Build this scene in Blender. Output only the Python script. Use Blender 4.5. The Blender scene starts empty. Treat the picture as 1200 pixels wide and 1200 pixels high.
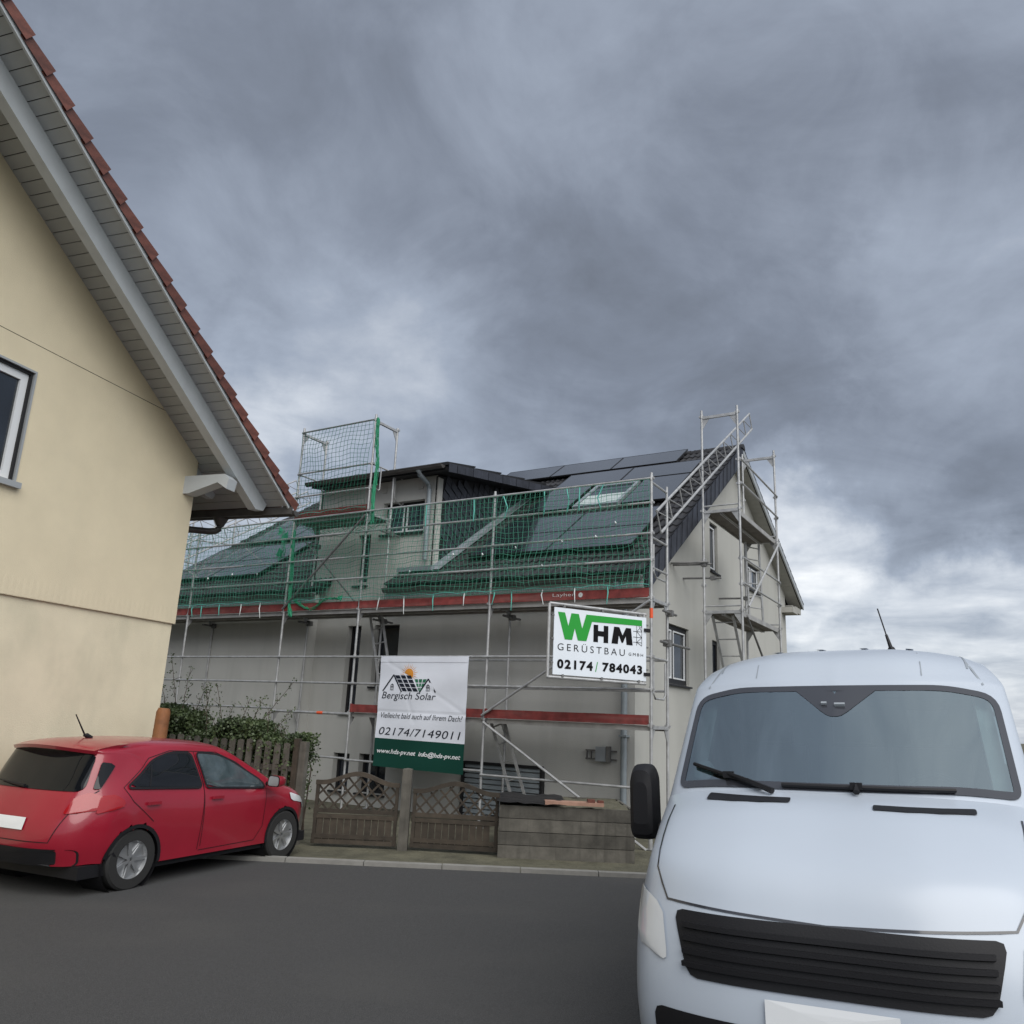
import bpy, bmesh, math, random
from mathutils import Vector, Matrix
from mathutils.bvhtree import BVHTree
random.seed(7)
sin, cos, pi, rad = math.sin, math.cos, math.pi, math.radians
SC = bpy.context.scene
COL = SC.collection

# ------------------------------------------------------------------ camera
H = 1.65
G = -0.15                      # ground level
F_, PITCH, ROLL = 953.0, 0.2499, 0.0448
fw = Vector((0, cos(PITCH), sin(PITCH))); up0 = Vector((0, -sin(PITCH), cos(PITCH))); rt0 = Vector((1, 0, 0))
rt = cos(ROLL) * rt0 + sin(ROLL) * up0
up = -sin(ROLL) * rt0 + cos(ROLL) * up0
cam = bpy.data.cameras.new('camera'); camo = bpy.data.objects.new('camera', cam); COL.objects.link(camo)
camo.matrix_world = Matrix(((rt.x, up.x, -fw.x, 0), (rt.y, up.y, -fw.y, 0), (rt.z, up.z, -fw.z, H), (0, 0, 0, 1)))
cam.sensor_fit = 'HORIZONTAL'; cam.sensor_width = 36; cam.lens = F_ / 1200 * 36
cam.clip_start = 0.05; cam.clip_end = 3000
SC.camera = camo
def pixdir(px, py):
    x = (px - 600) / F_; y = -(py - 600) / F_
    return (fw + rt * x + up * y).normalized()

# ------------------------------------------------------------------ world: overcast, layered cloud
W = bpy.data.worlds.new("World"); SC.world = W; W.use_nodes = True
nt = W.node_tree; nt.nodes.clear()
def N(t, **k):
    n = nt.nodes.new(t)
    for a, b in k.items(): setattr(n, a, b)
    return n
def L(a, b): nt.links.new(a, b)
def mth(op, a, b=None, c=None, clamp=False):
    n = N('ShaderNodeMath', operation=op, use_clamp=clamp)
    for i, v in enumerate((a, b, c)):
        if v is None: continue
        if isinstance(v, (int, float)): n.inputs[i].default_value = v
        else: L(v, n.inputs[i])
    return n.outputs[0]
out = N('ShaderNodeOutputWorld'); bg = N('ShaderNodeBackground'); L(bg.outputs[0], out.inputs[0])
bg.inputs[1].default_value = 0.1
sky = N('ShaderNodeTexSky', sky_type='NISHITA'); sky.sun_disc = False
SKYSEED = 11.9
SUN_EL, SUN_AZ = rad(46), rad(156)        # azimuth clockwise from +Y
sky.sun_elevation = SUN_EL; sky.sun_rotation = SUN_AZ
tc = N('ShaderNodeTexCoord')
sep = N('ShaderNodeSeparateXYZ'); L(tc.outputs['Generated'], sep.inputs[0])
zz = mth('ADD', mth('MAXIMUM', sep.outputs[2], 0.0), 0.16)
cx = mth('DIVIDE', sep.outputs[0], zz); cy = mth('DIVIDE', sep.outputs[1], zz)
comb = N('ShaderNodeCombineXYZ'); L(cx, comb.inputs[0]); L(cy, comb.inputs[1]); comb.inputs[2].default_value = SKYSEED
def noise(vec, scale, detail, rough=0.5, dist=0.0):
    n = N('ShaderNodeTexNoise'); n.inputs['Scale'].default_value = scale; n.inputs['Detail'].default_value = detail
    n.inputs['Roughness'].default_value = rough; n.inputs['Distortion'].default_value = dist
    L(vec, n.inputs['Vector']); return n
n1 = noise(comb.outputs[0], 0.8, 4, 0.5, 0.2)
n2 = noise(comb.outputs[0], 2.3, 9, 0.60, 0.5)
n3 = noise(tc.outputs['Generated'], 6.5, 8, 0.58, 0.6)
# warp the direction so that the cloud masses get ragged edges
warp = noise(tc.outputs['Generated'], 3.6, 8, 0.6)
wv = N('ShaderNodeVectorMath', operation='SUBTRACT'); L(warp.outputs['Color'], wv.inputs[0]); wv.inputs[1].default_value = (.5, .5, .5)
ws = N('ShaderNodeVectorMath', operation='SCALE'); L(wv.outputs[0], ws.inputs[0]); ws.inputs['Scale'].default_value = 0.42
wa = N('ShaderNodeVectorMath', operation='ADD'); L(tc.outputs['Generated'], wa.inputs[0]); L(ws.outputs[0], wa.inputs[1])
wn = N('ShaderNodeVectorMath', operation='NORMALIZE'); L(wa.outputs[0], wn.inputs[0])
def mass(px, py, r, amp):
    d = N('ShaderNodeVectorMath', operation='DOT_PRODUCT'); L(wn.outputs[0], d.inputs[0]); d.inputs[1].default_value = pixdir(px, py)
    m = N('ShaderNodeMapRange', interpolation_type='SMOOTHERSTEP'); L(d.outputs['Value'], m.inputs[0])
    m.inputs[1].default_value = cos(r / F_); m.inputs[2].default_value = 1.0; m.inputs[3].default_value = 0; m.inputs[4].default_value = amp
    return m.outputs[0]
v = mth('MULTIPLY_ADD', n1.outputs[0], 0.20, 0.375 - 0.10)
v = mth('ADD', v, mth('MULTIPLY_ADD', n2.outputs[0], 0.32, -0.16))
v = mth('ADD', v, mth('MULTIPLY_ADD', n3.outputs[0], 0.26, -0.13))
MASSES = [(340, 480, 200, .12), (470, 460, 150, .07), (1150, 325, 200, .12), (780, 375, 300, -.09), (915, 600, 110, .10), (955, 660, 130, .30), (1010, 560, 140, .05),
          (985, 745, 130, .20), (1130, 760, 150, .14), (1200, 800, 130, .26), (560, 520, 160, .08), (1090, 645, 120, -.10), (280, 320, 160, .05),
          (240, 600, 150, .16), (300, 540, 140, .08)]
tot = None
for m_ in MASSES: tot = mass(*m_) if tot is None else mth('ADD', tot, mass(*m_))
n4 = noise(comb.outputs[0], 2.7, 8, 0.56, 0.3)
tot = mth('MULTIPLY', tot, mth('MULTIPLY_ADD', n4.outputs[0], 2.2, -0.42, clamp=False))
v = mth('ADD', v, tot)
hz = N('ShaderNodeMapRange'); L(sep.outputs[2], hz.inputs[0]); hz.inputs[1].default_value = 0.0; hz.inputs[2].default_value = 0.30
hz.inputs[3].default_value = 0.10; hz.inputs[4].default_value = 0.0
v = mth('ADD', v, hz.outputs[0])
# brighter cloud on the side where the veiled sun stands (behind the camera, to the right)
sd = Vector((sin(SUN_AZ) * cos(SUN_EL), cos(SUN_AZ) * cos(SUN_EL), sin(SUN_EL)))
d = N('ShaderNodeVectorMath', operation='DOT_PRODUCT'); L(tc.outputs['Generated'], d.inputs[0]); d.inputs[1].default_value = sd
gl = N('ShaderNodeMapRange', interpolation_type='SMOOTHSTEP'); L(d.outputs['Value'], gl.inputs[0]); gl.inputs[1].default_value = 0.1; gl.inputs[2].default_value = 1.0
gl.inputs[3].default_value = 0.0; gl.inputs[4].default_value = 0.45
v = mth('ADD', v, gl.outputs[0])
ramp = N('ShaderNodeValToRGB'); L(v, ramp.inputs[0])
e = ramp.color_ramp.elements
e[0].position = 0.0; e[0].color = (0.075, 0.080, 0.090, 1)
e[1].position = 1.0; e[1].color = (0.92, 0.94, 0.96, 1)
for p, c in ((0.16, (0.118, 0.129, 0.150, 1)), (0.33, (0.205, 0.232, 0.285, 1)), (0.50, (0.34, 0.385, 0.465, 1)), (0.72, (0.60, 0.64, 0.70, 1))):
    q = e.new(p); q.color = c
SKYK = 0.56
sc_ = N('ShaderNodeVectorMath', operation='SCALE'); L(ramp.outputs[0], sc_.inputs[0]); sc_.inputs['Scale'].default_value = 10.0 * SKYK
mx = N('ShaderNodeMix', data_type='RGBA'); mx.inputs[0].default_value = 0.06
L(sc_.outputs[0], mx.inputs[6]); L(sky.outputs[0], mx.inputs[7]); L(mx.outputs[2], bg.inputs[0])

# ------------------------------------------------------------------ sun behind cloud, exposure
sl = bpy.data.lights.new('sun', 'SUN'); so = bpy.data.objects.new('sun', sl); COL.objects.link(so)
sl.energy = 1.4; sl.angle = rad(62); sl.color = (1.0, 0.97, 0.92)
so.rotation_euler = sd.to_track_quat('Z', 'Y').to_euler()
so.location = (0, 0, 30)
SC.view_settings.view_transform = 'Standard'; SC.view_settings.look = 'None'; SC.view_settings.gamma = 1
SC.view_settings.exposure = 0.95
SC.view_settings.use_curve_mapping = False

# ------------------------------------------------------------------ materials
def M(name, col, rough=0.7, metal=0.0, spec=0.5, nz=None, bump=None, streak=None, coat=0.0, col2=None, obj=False, crough=0.03):
    m = bpy.data.materials.new(name); m.use_nodes = True
    t = m.node_tree; b = t.nodes['Principled BSDF']
    b.inputs['Roughness'].default_value = rough; b.inputs['Metallic'].default_value = metal
    b.inputs['Specular IOR Level'].default_value = spec; b.inputs['Coat Weight'].default_value = coat; b.inputs['Coat Roughness'].default_value = crough
    b.inputs['Base Color'].default_value = (*col, 1)
    c = t.nodes.new('ShaderNodeTexCoord')
    last = None
    def nse(scale, det=5, vec=None, rg=.55):
        n = t.nodes.new('ShaderNodeTexNoise'); n.inputs['Scale'].default_value = scale; n.inputs['Detail'].default_value = det
        n.inputs['Roughness'].default_value = rg
        t.links.new(vec or c.outputs['Object'], n.inputs['Vector']); return n
    if nz:
        n = nse(nz[0]); mr = t.nodes.new('ShaderNodeMapRange'); t.links.new(n.outputs[0], mr.inputs[0])
        mr.inputs[1].default_value = .3; mr.inputs[2].default_value = .7
        mx = t.nodes.new('ShaderNodeMix'); mx.data_type = 'RGBA'; t.links.new(mr.outputs[0], mx.inputs[0])
        a = col2 or tuple(x * (1 - nz[1]) for x in col); bb = col if col2 else tuple(min(1, x * (1 + nz[1])) for x in col)
        mx.inputs[6].default_value = (*a, 1); mx.inputs[7].default_value = (*bb, 1); last = mx.outputs[2]
    if streak:   # weather streaks: noise stretched along z
        mp = t.nodes.new('ShaderNodeMapping'); mp.inputs['Scale'].default_value = streak[0]; t.links.new(c.outputs['Object'], mp.inputs[0])
        n = nse(1.0, 6, mp.outputs[0]); mr = t.nodes.new('ShaderNodeMapRange'); t.links.new(n.outputs[0], mr.inputs[0])
        mr.inputs[1].default_value = .5; mr.inputs[2].default_value = .75; mr.inputs[4].default_value = streak[2]
        mx = t.nodes.new('ShaderNodeMix'); mx.data_type = 'RGBA'; t.links.new(mr.outputs[0], mx.inputs[0])
        if last: t.links.new(last, mx.inputs[6])
        else: mx.inputs[6].default_value = (*col, 1)
        mx.inputs[7].default_value = (*streak[1], 1); last = mx.outputs[2]
    if obj:      # small tone change from piece to piece
        oi = t.nodes.new('ShaderNodeObjectInfo'); mr = t.nodes.new('ShaderNodeMapRange'); t.links.new(oi.outputs['Random'], mr.inputs[0])
        mr.inputs[3].default_value = .78; mr.inputs[4].default_value = 1.2
        hs = t.nodes.new('ShaderNodeHueSaturation'); t.links.new(mr.outputs[0], hs.inputs['Value'])
        if last: t.links.new(last, hs.inputs['Color'])
        else: hs.inputs['Color'].default_value = (*col, 1)
        last = hs.outputs[0]
    if last: t.links.new(last, b.inputs['Base Color'])
    if bump:
        n = nse(bump[0], 4); bp = t.nodes.new('ShaderNodeBump'); bp.inputs['Strength'].default_value = bump[1]
        bp.inputs['Distance'].default_value = bump[2] if len(bump) > 2 else 0.01
        t.links.new(n.outputs[0], bp.inputs['Height']); t.links.new(bp.outputs[0], b.inputs['Normal'])
    return m
m_beige = M('beige_render', (.74, .655, .475), .95, spec=.15, nz=(2.3, .035), bump=(90, .5, .008), streak=((1.7, 1.7, .8), (.66, .60, .45), .25))
m_beige_low = M('beige_render_weathered', (.74, .67, .50), .95, spec=.15, nz=(1.9, .06), bump=(90, .45, .008), streak=((1.4, 1.4, .8), (.53, .50, .37), .65))
m_groove = M('groove_seal', (.05, .045, .035), .9)
m_soffit = M('grey_painted_soffit_boards', (.40, .42, .42), .6, nz=(3, .06), obj=False)
m_beam = M('grey_painted_timber', (.50, .535, .56), .5, nz=(4, .05), bump=(30, .12))
m_redtile = M('red_brown_clay_tile', (.115, .036, .024), .6, nz=(9, .35), bump=(40, .2), obj=True)
m_zinc = M('dark_zinc_gutter', (.085, .08, .078), .5, metal=.3, nz=(6, .15))
m_white = M('white_window_frame', (.72, .74, .76), .35)
m_sillmetal = M('grey_window_sill', (.42, .44, .45), .4, metal=.3)
m_glass = M('dark_window_glass', (.014, .020, .030), .04, spec=.9, nz=(1.5, .5))
m_facade = M('grey_white_render', (.47, .47, .45), .95, spec=.15, nz=(.9, .05), bump=(60, .4, .01), streak=((1.8, 1.8, .3), (.36, .36, .345), .6))
m_gable = M('light_grey_render', (.44, .44, .415), .95, spec=.15, nz=(.9, .04), bump=(60, .4, .01), streak=((1.5, 1.5, .25), (.38, .38, .355), .6))
m_tile = M('anthracite_concrete_tile', (.027, .027, .030), .6, spec=.35, nz=(12, .35), bump=(50, .2), obj=True)
m_slate = M('dark_slate', (.030, .033, .044), .45, nz=(7, .3), bump=(25, .25), obj=True)
m_anth = M('anthracite_frame', (.018, .018, .020), .5, spec=.3)
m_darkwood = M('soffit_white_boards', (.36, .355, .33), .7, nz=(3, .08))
m_pv = M('solar_glass', (.020, .023, .030), .10, coat=.5, spec=.95, nz=(2, .15))
m_pvf = M('solar_frame_black', (.012, .012, .013), .4)
m_flash = M('metal_flashing', (.33, .36, .39), .45, metal=.4, nz=(5, .15))
m_steel = M('galvanised_steel', (.42, .425, .43), .5, metal=.45, nz=(8, .22))
m_steel_d = M('dull_steel', (.17, .17, .17), .6, metal=.4, nz=(8, .25))
m_alu = M('aluminium_deck_edge', (.38, .375, .365), .55, metal=.35, nz=(4, .2))
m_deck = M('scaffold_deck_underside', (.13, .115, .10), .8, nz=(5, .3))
m_red = M('red_toe_board', (.175, .030, .027), .75, nz=(6, .35), streak=((.7, .7, 9), (.27, .17, .15), .45), bump=(30, .2), obj=True)
m_orange = M('orange_mark', (.75, .10, .03), .6)
m_net = M('green_safety_net', (.075, .31, .215), .7)
m_netd = M('dark_green_net', (.02, .17, .105), .75)
m_bundle = M('bright_green_net', (.012, .24, .12), .7)
m_tie = M('teal_tie', (.10, .42, .36), .6)
m_tiew = M('white_tie', (.62, .66, .66), .6)
m_signw = M('white_sign_sheet', (.72, .77, .83), .35, nz=(2, .03))
m_signg = M('sign_green', (.012, .30, .028), .4)
m_black = M('print_black', (.007, .007, .008), .6, spec=.12)
m_bann = M('white_banner_cloth', (.77, .80, .88), .7, nz=(3, .03))
m_banng = M('dark_green_banner', (.007, .055, .040), .7, spec=.2)
m_banp = M('banner_print_dark', (.018, .022, .034), .8, spec=.1)
m_banpw = M('banner_print_white', (.80, .82, .84), .7)
m_bangreen = M('banner_print_green', (.02, .16, .08), .7)
m_sunp = M('banner_print_orange', (.72, .29, .035), .7)
m_wood = M('weathered_grey_wood', (.105, .098, .084), .85, nz=(6, .3), streak=((12, 12, .8), (.045, .042, .035), .7), bump=(30, .4), obj=True)
m_woodb = M('brown_fence_wood', (.046, .036, .026), .8, nz=(8, .3), bump=(30, .3), obj=True)
m_post = M('orange_brown_wood', (.21, .085, .03), .7, nz=(6, .3), streak=((9, 9, .6), (.20, .09, .035), .6), bump=(25, .3))
m_leaf = M('privet_leaf', (.085, .120, .045), .5, nz=(2.2, .55), col2=(.032, .050, .022))
m_twig = M('twig_bark', (.075, .055, .042), .85)
m_paint = M('white_van_paint', (.45, .50, .57), .33, spec=.5, coat=.35, crough=.22, nz=(1.5, .02))
m_redp = M('red_car_paint', (.27, .008, .023), .3, spec=.5, coat=.6, crough=.07, nz=(2, .06))
m_plast = M('black_plastic', (.010, .010, .012), .55, spec=.3, bump=(120, .1))
m_rub = M('tyre_rubber', (.018, .018, .018), .85, bump=(60, .2))
m_rim = M('alloy_rim', (.45, .46, .47), .35, metal=.8)
m_carglass = M('tinted_car_glass', (.006, .007, .009), .03, spec=.4, coat=.0)
m_carglass2 = M('grey_car_glass', (.055, .075, .085), .03, spec=.7, coat=.5, nz=(3, .5))
m_lamp = M('red_lamp_glass', (.30, .008, .012), .1, coat=.6)
m_lampc = M('clear_lamp_glass', (.60, .62, .64), .08, coat=.6)
m_border = M('windscreen_black_band', (.040, .042, .050), .12, coat=.4)
m_trim = M('pale_interior_trim', (.50, .58, .57), .7)
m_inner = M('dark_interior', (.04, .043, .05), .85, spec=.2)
m_asph = M('asphalt', (.052, .052, .053), .92, nz=(140, .5), bump=(160, .7, .012), streak=((.6, 1.1, 1), (.070, .069, .066), .5))
m_pave = M('concrete_paving', (.22, .215, .20), .9, nz=(5, .15), bump=(60, .3))
m_soil = M('soil_ground', (.10, .095, .065), .95, nz=(3, .35), bump=(14, .8, .05))
m_plank = M('pinkish_board', (.36, .21, .155), .8, nz=(6, .2))
m_tarp = M('black_tarp', (.013, .013, .014), .45, bump=(9, .8, .03))
m_box = M('grey_box_cover', (.28, .31, .34), .4)
m_slat = M('grey_blue_slat', (.25, .285, .31), .5, metal=.2, nz=(5, .1))
m_crown = M('tree_leaf', (.05, .065, .028), .7, nz=(1.5, .5))
# laminated windscreen: tinted pane over a mirror coat
m_ws = bpy.data.materials.new('windscreen_glass'); m_ws.use_nodes = True
t = m_ws.node_tree; t.nodes.clear()
o_ = t.nodes.new('ShaderNodeOutputMaterial'); tr = t.nodes.new('ShaderNodeBsdfTransparent'); tr.inputs[0].default_value = (.60, .70, .71, 1)
g_ = t.nodes.new('ShaderNodeBsdfGlossy'); g_.inputs['Roughness'].default_value = .02; g_.inputs[0].default_value = (.84, .97, 1, 1)
fr = t.nodes.new('ShaderNodeFresnel'); fr.inputs[0].default_value = 1.9
mxs = t.nodes.new('ShaderNodeMixShader'); ad = t.nodes.new('ShaderNodeMath'); ad.operation = 'MULTIPLY_ADD'; ad.use_clamp = True; ad.inputs[1].default_value = 1.0; ad.inputs[2].default_value = .27
t.links.new(fr.outputs[0], ad.inputs[0]); t.links.new(ad.outputs[0], mxs.inputs[0]); t.links.new(tr.outputs[0], mxs.inputs[1]); t.links.new(g_.outputs[0], mxs.inputs[2]); t.links.new(mxs.outputs[0], o_.inputs[0])

# ------------------------------------------------------------------ mesh helpers
class MB:
    def __init__(s): s.v = []; s.f = []
    def add(s, vs, fs):
        k = len(s.v); s.v += [tuple(x) for x in vs]; s.f += [tuple(i + k for i in f) for f in fs]; return s
    def box(s, x0, x1, y0, y1, z0, z1):
        vs = [(x, y, z) for z in (z0, z1) for y in (y0, y1) for x in (x0, x1)]
        return s.add(vs, [(0, 2, 3, 1), (4, 5, 7, 6), (0, 1, 5, 4), (2, 6, 7, 3), (0, 4, 6, 2), (1, 3, 7, 5)])
    def obox(s, c, ax, ay, az):     # centre and three half-axis vectors
        c, ax, ay, az = map(Vector, (c, ax, ay, az))
        vs = [c + ax * i + ay * j + az * k for k in (-1, 1) for j in (-1, 1) for i in (-1, 1)]
        return s.add(vs, [(0, 2, 3, 1), (4, 5, 7, 6), (0, 1, 5, 4), (2, 6, 7, 3), (0, 4, 6, 2), (1, 3, 7, 5)])
    def bar(s, p, q, w, h, upv=(0, 0, 1)):   # rectangular bar from p to q; w sideways, h along up
        p, q = Vector(p), Vector(q); d = (q - p); l = d.length; d.normalize()
        x = d.cross(Vector(upv)); x = x.normalized() if x.length > 1e-6 else Vector((1, 0, 0)); z = x.cross(d)
        return s.obox((p + q) / 2, d * l / 2, x * w / 2, z * h / 2)
    def tube(s, pts, r, n=8, caps=True):
        pts = [Vector(p) for p in pts]; rings = []
        for i, p in enumerate(pts):
            d = (pts[min(i + 1, len(pts) - 1)] - pts[max(i - 1, 0)]).normalized()
            a = Vector((0, 0, 1)) if abs(d.z) < .9 else Vector((1, 0, 0))
            x = d.cross(a).normalized(); y = d.cross(x)
            rr = r[i] if isinstance(r, (list, tuple)) else r
            rings.append([p + x * rr * cos(2 * pi * k / n) + y * rr * sin(2 * pi * k / n) for k in range(n)])
        vs = [q for R_ in rings for q in R_]; fs = []
        for i in range(len(rings) - 1):
            for k in range(n):
                a, b = i * n + k, i * n + (k + 1) % n
                fs.append((a, b, b + n, a + n))
        if caps: fs += [tuple(range(n))[::-1], tuple(range((len(rings) - 1) * n, len(rings) * n))]
        return s.add(vs, fs)
    def prism(s, poly, ext):       # polygon of 3D points, extruded by a vector
        e = Vector(ext); n = len(poly); vs = [Vector(p) for p in poly] + [Vector(p) + e for p in poly]
        fs = [tuple(range(n)), tuple(range(n, 2 * n))[::-1]] + [(i, i + n, (i + 1) % n + n, (i + 1) % n) for i in range(n)]
        return s.add(vs, fs)
    def grid(s, P):                # list of rows of points
        m = len(P[0]); vs = [p for r_ in P for p in r_]
        return s.add(vs, [(i * m + j, i * m + j + 1, (i + 1) * m + j + 1, (i + 1) * m + j) for i in range(len(P) - 1) for j in range(m - 1)])
    def mesh(s, name, mat, smooth=False):
        me = bpy.data.meshes.new(name); me.from_pydata(s.v, [], s.f); me.update()
        bm = bmesh.new(); bm.from_mesh(me); bmesh.ops.recalc_face_normals(bm, faces=bm.faces); bm.to_mesh(me); bm.free()
        me.materials.append(mat)
        if smooth:
            for p in me.polygons: p.use_smooth = True
            try: me.set_sharp_from_angle(angle=rad(38))
            except Exception: pass
        return me
def link(name, me, parent=None, loc=None, rot=None):
    o = bpy.data.objects.new(name, me); COL.objects.link(o)
    if parent: o.parent = parent
    if loc is not None: o.location = loc
    if rot is not None: o.rotation_euler = rot
    return o
def O(name, mb, mat, parent=None, smooth=False, stuff=False):
    o = link(name, mb.mesh(name, mat, smooth), parent)
    if stuff: o['kind'] = 'stuff'
    return o
def tag(o, label, cat, group=None):
    o['label'] = label; o['category'] = cat
    if group: o['group'] = group
    return o
def thing(name, label, cat, loc=(0, 0, 0), rz=0.0, group=None, ry=0.0):
    o = bpy.data.objects.new(name, None); COL.objects.link(o); o.location = loc; o.rotation_euler = (0, ry, rz); o.empty_display_size = .2
    return tag(o, label, cat, group)
def struct(name, mb, mat, smooth=False):
    o = O(name, mb, mat, None, smooth); o['kind'] = 'structure'; return o
def clip(poly, a, b, c):           # keep the half plane a*x+b*y<=c
    res = []
    for i in range(len(poly)):
        p, q = poly[i], poly[(i + 1) % len(poly)]; dp = a * p[0] + b * p[1] - c; dq = a * q[0] + b * q[1] - c
        if dp <= 0: res.append(p)
        if dp * dq < 0:
            k = dp / (dp - dq); res.append((p[0] + (q[0] - p[0]) * k, p[1] + (q[1] - p[1]) * k))
    return res
def wall(mb, P, rect, holes, depth, inward, halfplanes=()):
    """plane wall: P(s,t) gives a 3D point; holes get reveals of the given depth along 'inward'"""
    s0, t0, s1, t1 = rect; inward = Vector(inward)
    S = sorted({s0, s1, *[h[0] for h in holes], *[h[2] for h in holes]}); T = sorted({t0, t1, *[h[1] for h in holes], *[h[3] for h in holes]})
    S = [x for x in S if s0 <= x <= s1]; T = [x for x in T if t0 <= x <= t1]
    for i in range(len(S) - 1):
        for j in range(len(T) - 1):
            cxx, cyy = (S[i] + S[i + 1]) / 2, (T[j] + T[j + 1]) / 2
            if any(h[0] < cxx < h[2] and h[1] < cyy < h[3] for h in holes): continue
            pl = [(S[i], T[j]), (S[i + 1], T[j]), (S[i + 1], T[j + 1]), (S[i], T[j + 1])]
            for hp in halfplanes:
                if pl: pl = clip(pl, *hp)
            if len(pl) >= 3: mb.add([P(*q) for q in pl], [tuple(range(len(pl)))])
    for h in holes:
        c = [(h[0], h[1]), (h[2], h[1]), (h[2], h[3]), (h[0], h[3])]
        for i in range(4):
            a, b = Vector(P(*c[i])), Vector(P(*c[(i + 1) % 4])); mb.add([a, b, b + inward * depth, a + inward * depth], [(0, 1, 2, 3)])
def text(name, body, P, nrm, s0, t0, width, height, mat, parent, shear=0.0, bold=0.0, spacing=1.0, cap=True):
    """flat lettering fitted into a box of the plane P(s,t); (s0,t0) is the lower left corner"""
    cu = bpy.data.curves.new(name, 'FONT'); cu.body = body; cu.size = 1; cu.shear = shear; cu.offset = bold; cu.space_character = spacing; cu.resolution_u = 4
    ob = bpy.data.objects.new(name, cu); COL.objects.link(ob); bpy.context.view_layer.update()
    me = bpy.data.meshes.new_from_object(ob.evaluated_get(bpy.context.evaluated_depsgraph_get()))
    COL.objects.unlink(ob); bpy.data.objects.remove(ob)
    xs = [v_.co.x for v_ in me.vertices]; ys = [v_.co.y for v_ in me.vertices]
    x0, x1, y0, y1 = min(xs), max(xs), min(ys), max(ys)
    base = 0.0 if not cap else y0
    kx = width / (x1 - x0); ky = height / ((y1 - y0) if cap else .70)
    for v_ in me.vertices: v_.co = Vector(P(s0 + (v_.co.x - x0) * kx, t0 + (v_.co.y - base) * ky))
    me.materials.clear(); me.materials.append(mat)
    return link(name, me, parent)
def catmull(p, t):
    n = len(p); i = min(int(t), n - 2); f = t - i
    a, b, c, d = p[max(i - 1, 0)], p[i], p[i + 1], p[min(i + 2, n - 1)]
    return [0.5 * (2 * b[k] + (c[k] - a[k]) * f + (2 * a[k] - 5 * b[k] + 4 * c[k] - d[k]) * f * f + (3 * b[k] - a[k] - 3 * c[k] + d[k]) * f ** 3) for k in range(len(b))]
def round_loop(poly, r, n=5):
    res = []
    m = len(poly)
    for i in range(m):
        p0, p1, p2 = Vector(poly[i - 1]), Vector(poly[i]), Vector(poly[(i + 1) % m])
        rr = r[i] if isinstance(r, (list, tuple)) else r
        d0 = (p0 - p1); d2 = (p2 - p1); k = min(rr, d0.length * .45, d2.length * .45)
        a = p1 + d0.normalized() * k; b = p1 + d2.normalized() * k
        for j in range(n + 1):
            t_ = j / n; res.append((1 - t_) ** 2 * a + 2 * t_ * (1 - t_) * p1 + t_ ** 2 * b)
    out = []
    for i in range(len(res)):      # resample long edges
        p, q = res[i], res[(i + 1) % len(res)]; k = max(1, int((q - p).length / .12))
        out += [p.lerp(q, j / k) for j in range(k)]
    return out
def inset_loop(loop, d):
    n = len(loop); res = []
    area = sum(loop[i].x * loop[(i + 1) % n].y - loop[(i + 1) % n].x * loop[i].y for i in range(n))
    sg = 1 if area > 0 else -1
    for i in range(n):
        e = (loop[(i + 1) % n] - loop[i - 1]).normalized(); res.append(loop[i] + Vector((-e.y, e.x)) * d * sg)
    return res
VX, VY, VR, VROLL = 1.835, 4.55, -0.46, -0.036
CX, CY, CR = -4.716, 8.376, -0.419
# ================================================================== THE SETTING
AZ = 0.5444
P1 = Vector((2.3007, 12.9939, 0))
HU = Vector((cos(AZ), -sin(AZ), 0)); HV = Vector((sin(AZ), cos(AZ), 0))
def hw(a, b, z=0.0): return P1 + HU * a + HV * b + Vector((0, 0, z))
g = MB(); g.box(-900, 900, -200, 1500, G - .5, G); struct('ground', g, m_soil)
g = MB(); g.box(-40, 3.05, -30, 10.6, G - .02, G + .012); struct('road', g, m_asph)
for k in range(26):      # kerb stones beside the van, and along the far edge of the road
    g = MB(); y = -14.0 + k * .95; g.box(3.06, 3.18, y, y + .94, G - .2, G + .085 + random.uniform(-.004, .004)); st = struct('kerb_stone', g, m_pave)
for k in range(17):
    g = MB(); x = -13.0 + k * .95; g.box(x, x + .94, 10.61, 10.73, G - .2, G + .06 + random.uniform(-.004, .004)); struct('kerb_stone', g, m_pave)

g = MB(); g.box(3.185, 14, -30, 10.6, G - .2, G + .075); struct('pavement', g, m_pave)

# ================================================================== HOUSE UNDER SCAFFOLD (local a = along the front, b = into the house)
house = thing('house', 'grey rendered house with dark tiled roof, solar panels and slate clad dormer behind the scaffold', 'house', P1, -AZ)
HE = [house]
EB, EZ, SL, RB, RZ, SB = .60, 4.261, .664, 7.05, 8.544, .464
def zf(b): return EZ + SL * (b - EB)
def zb(b): return RZ - SB * (b - RB)
nf = Vector((0, -SL, 1)).normalized(); ef = Vector((0, 1, SL)).normalized()
def rp(a, b, off=0.0): return Vector((a, b, zf(b))) + nf * off
AW, FB = -.70, 1.05
# front wall (main part and two-storey bay in one sheet), with its real window openings
front_holes = [(-7.33, 1.65, -6.95, 3.46), (-6.58, 2.20, -5.92, 3.465), (-7.41, .10, -6.97, .83), (-6.71, .10, -6.0, .85),
               (-7.26, 4.33, -6.91, 5.46), (-6.62, 5.42, -5.50, 6.13)]
w = MB()
wall(w, lambda s, t_: (s, FB, t_), (-8.30, G - .1, AW, 4.40), [h for h in front_holes if h[3] < 4.3], .22, (0, 1, 0))
wall(w, lambda s, t_: (s, FB, t_), (-8.50, 4.40, -5.20, 6.62), [h for h in front_holes if h[3] < 6.5 and h[1] > 4.4] + [(-7.26, 4.40, -6.91, 5.46)], .22, (0, 1, 0))
w.f = w.f
O('front_wall', w, m_facade, house)
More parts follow.
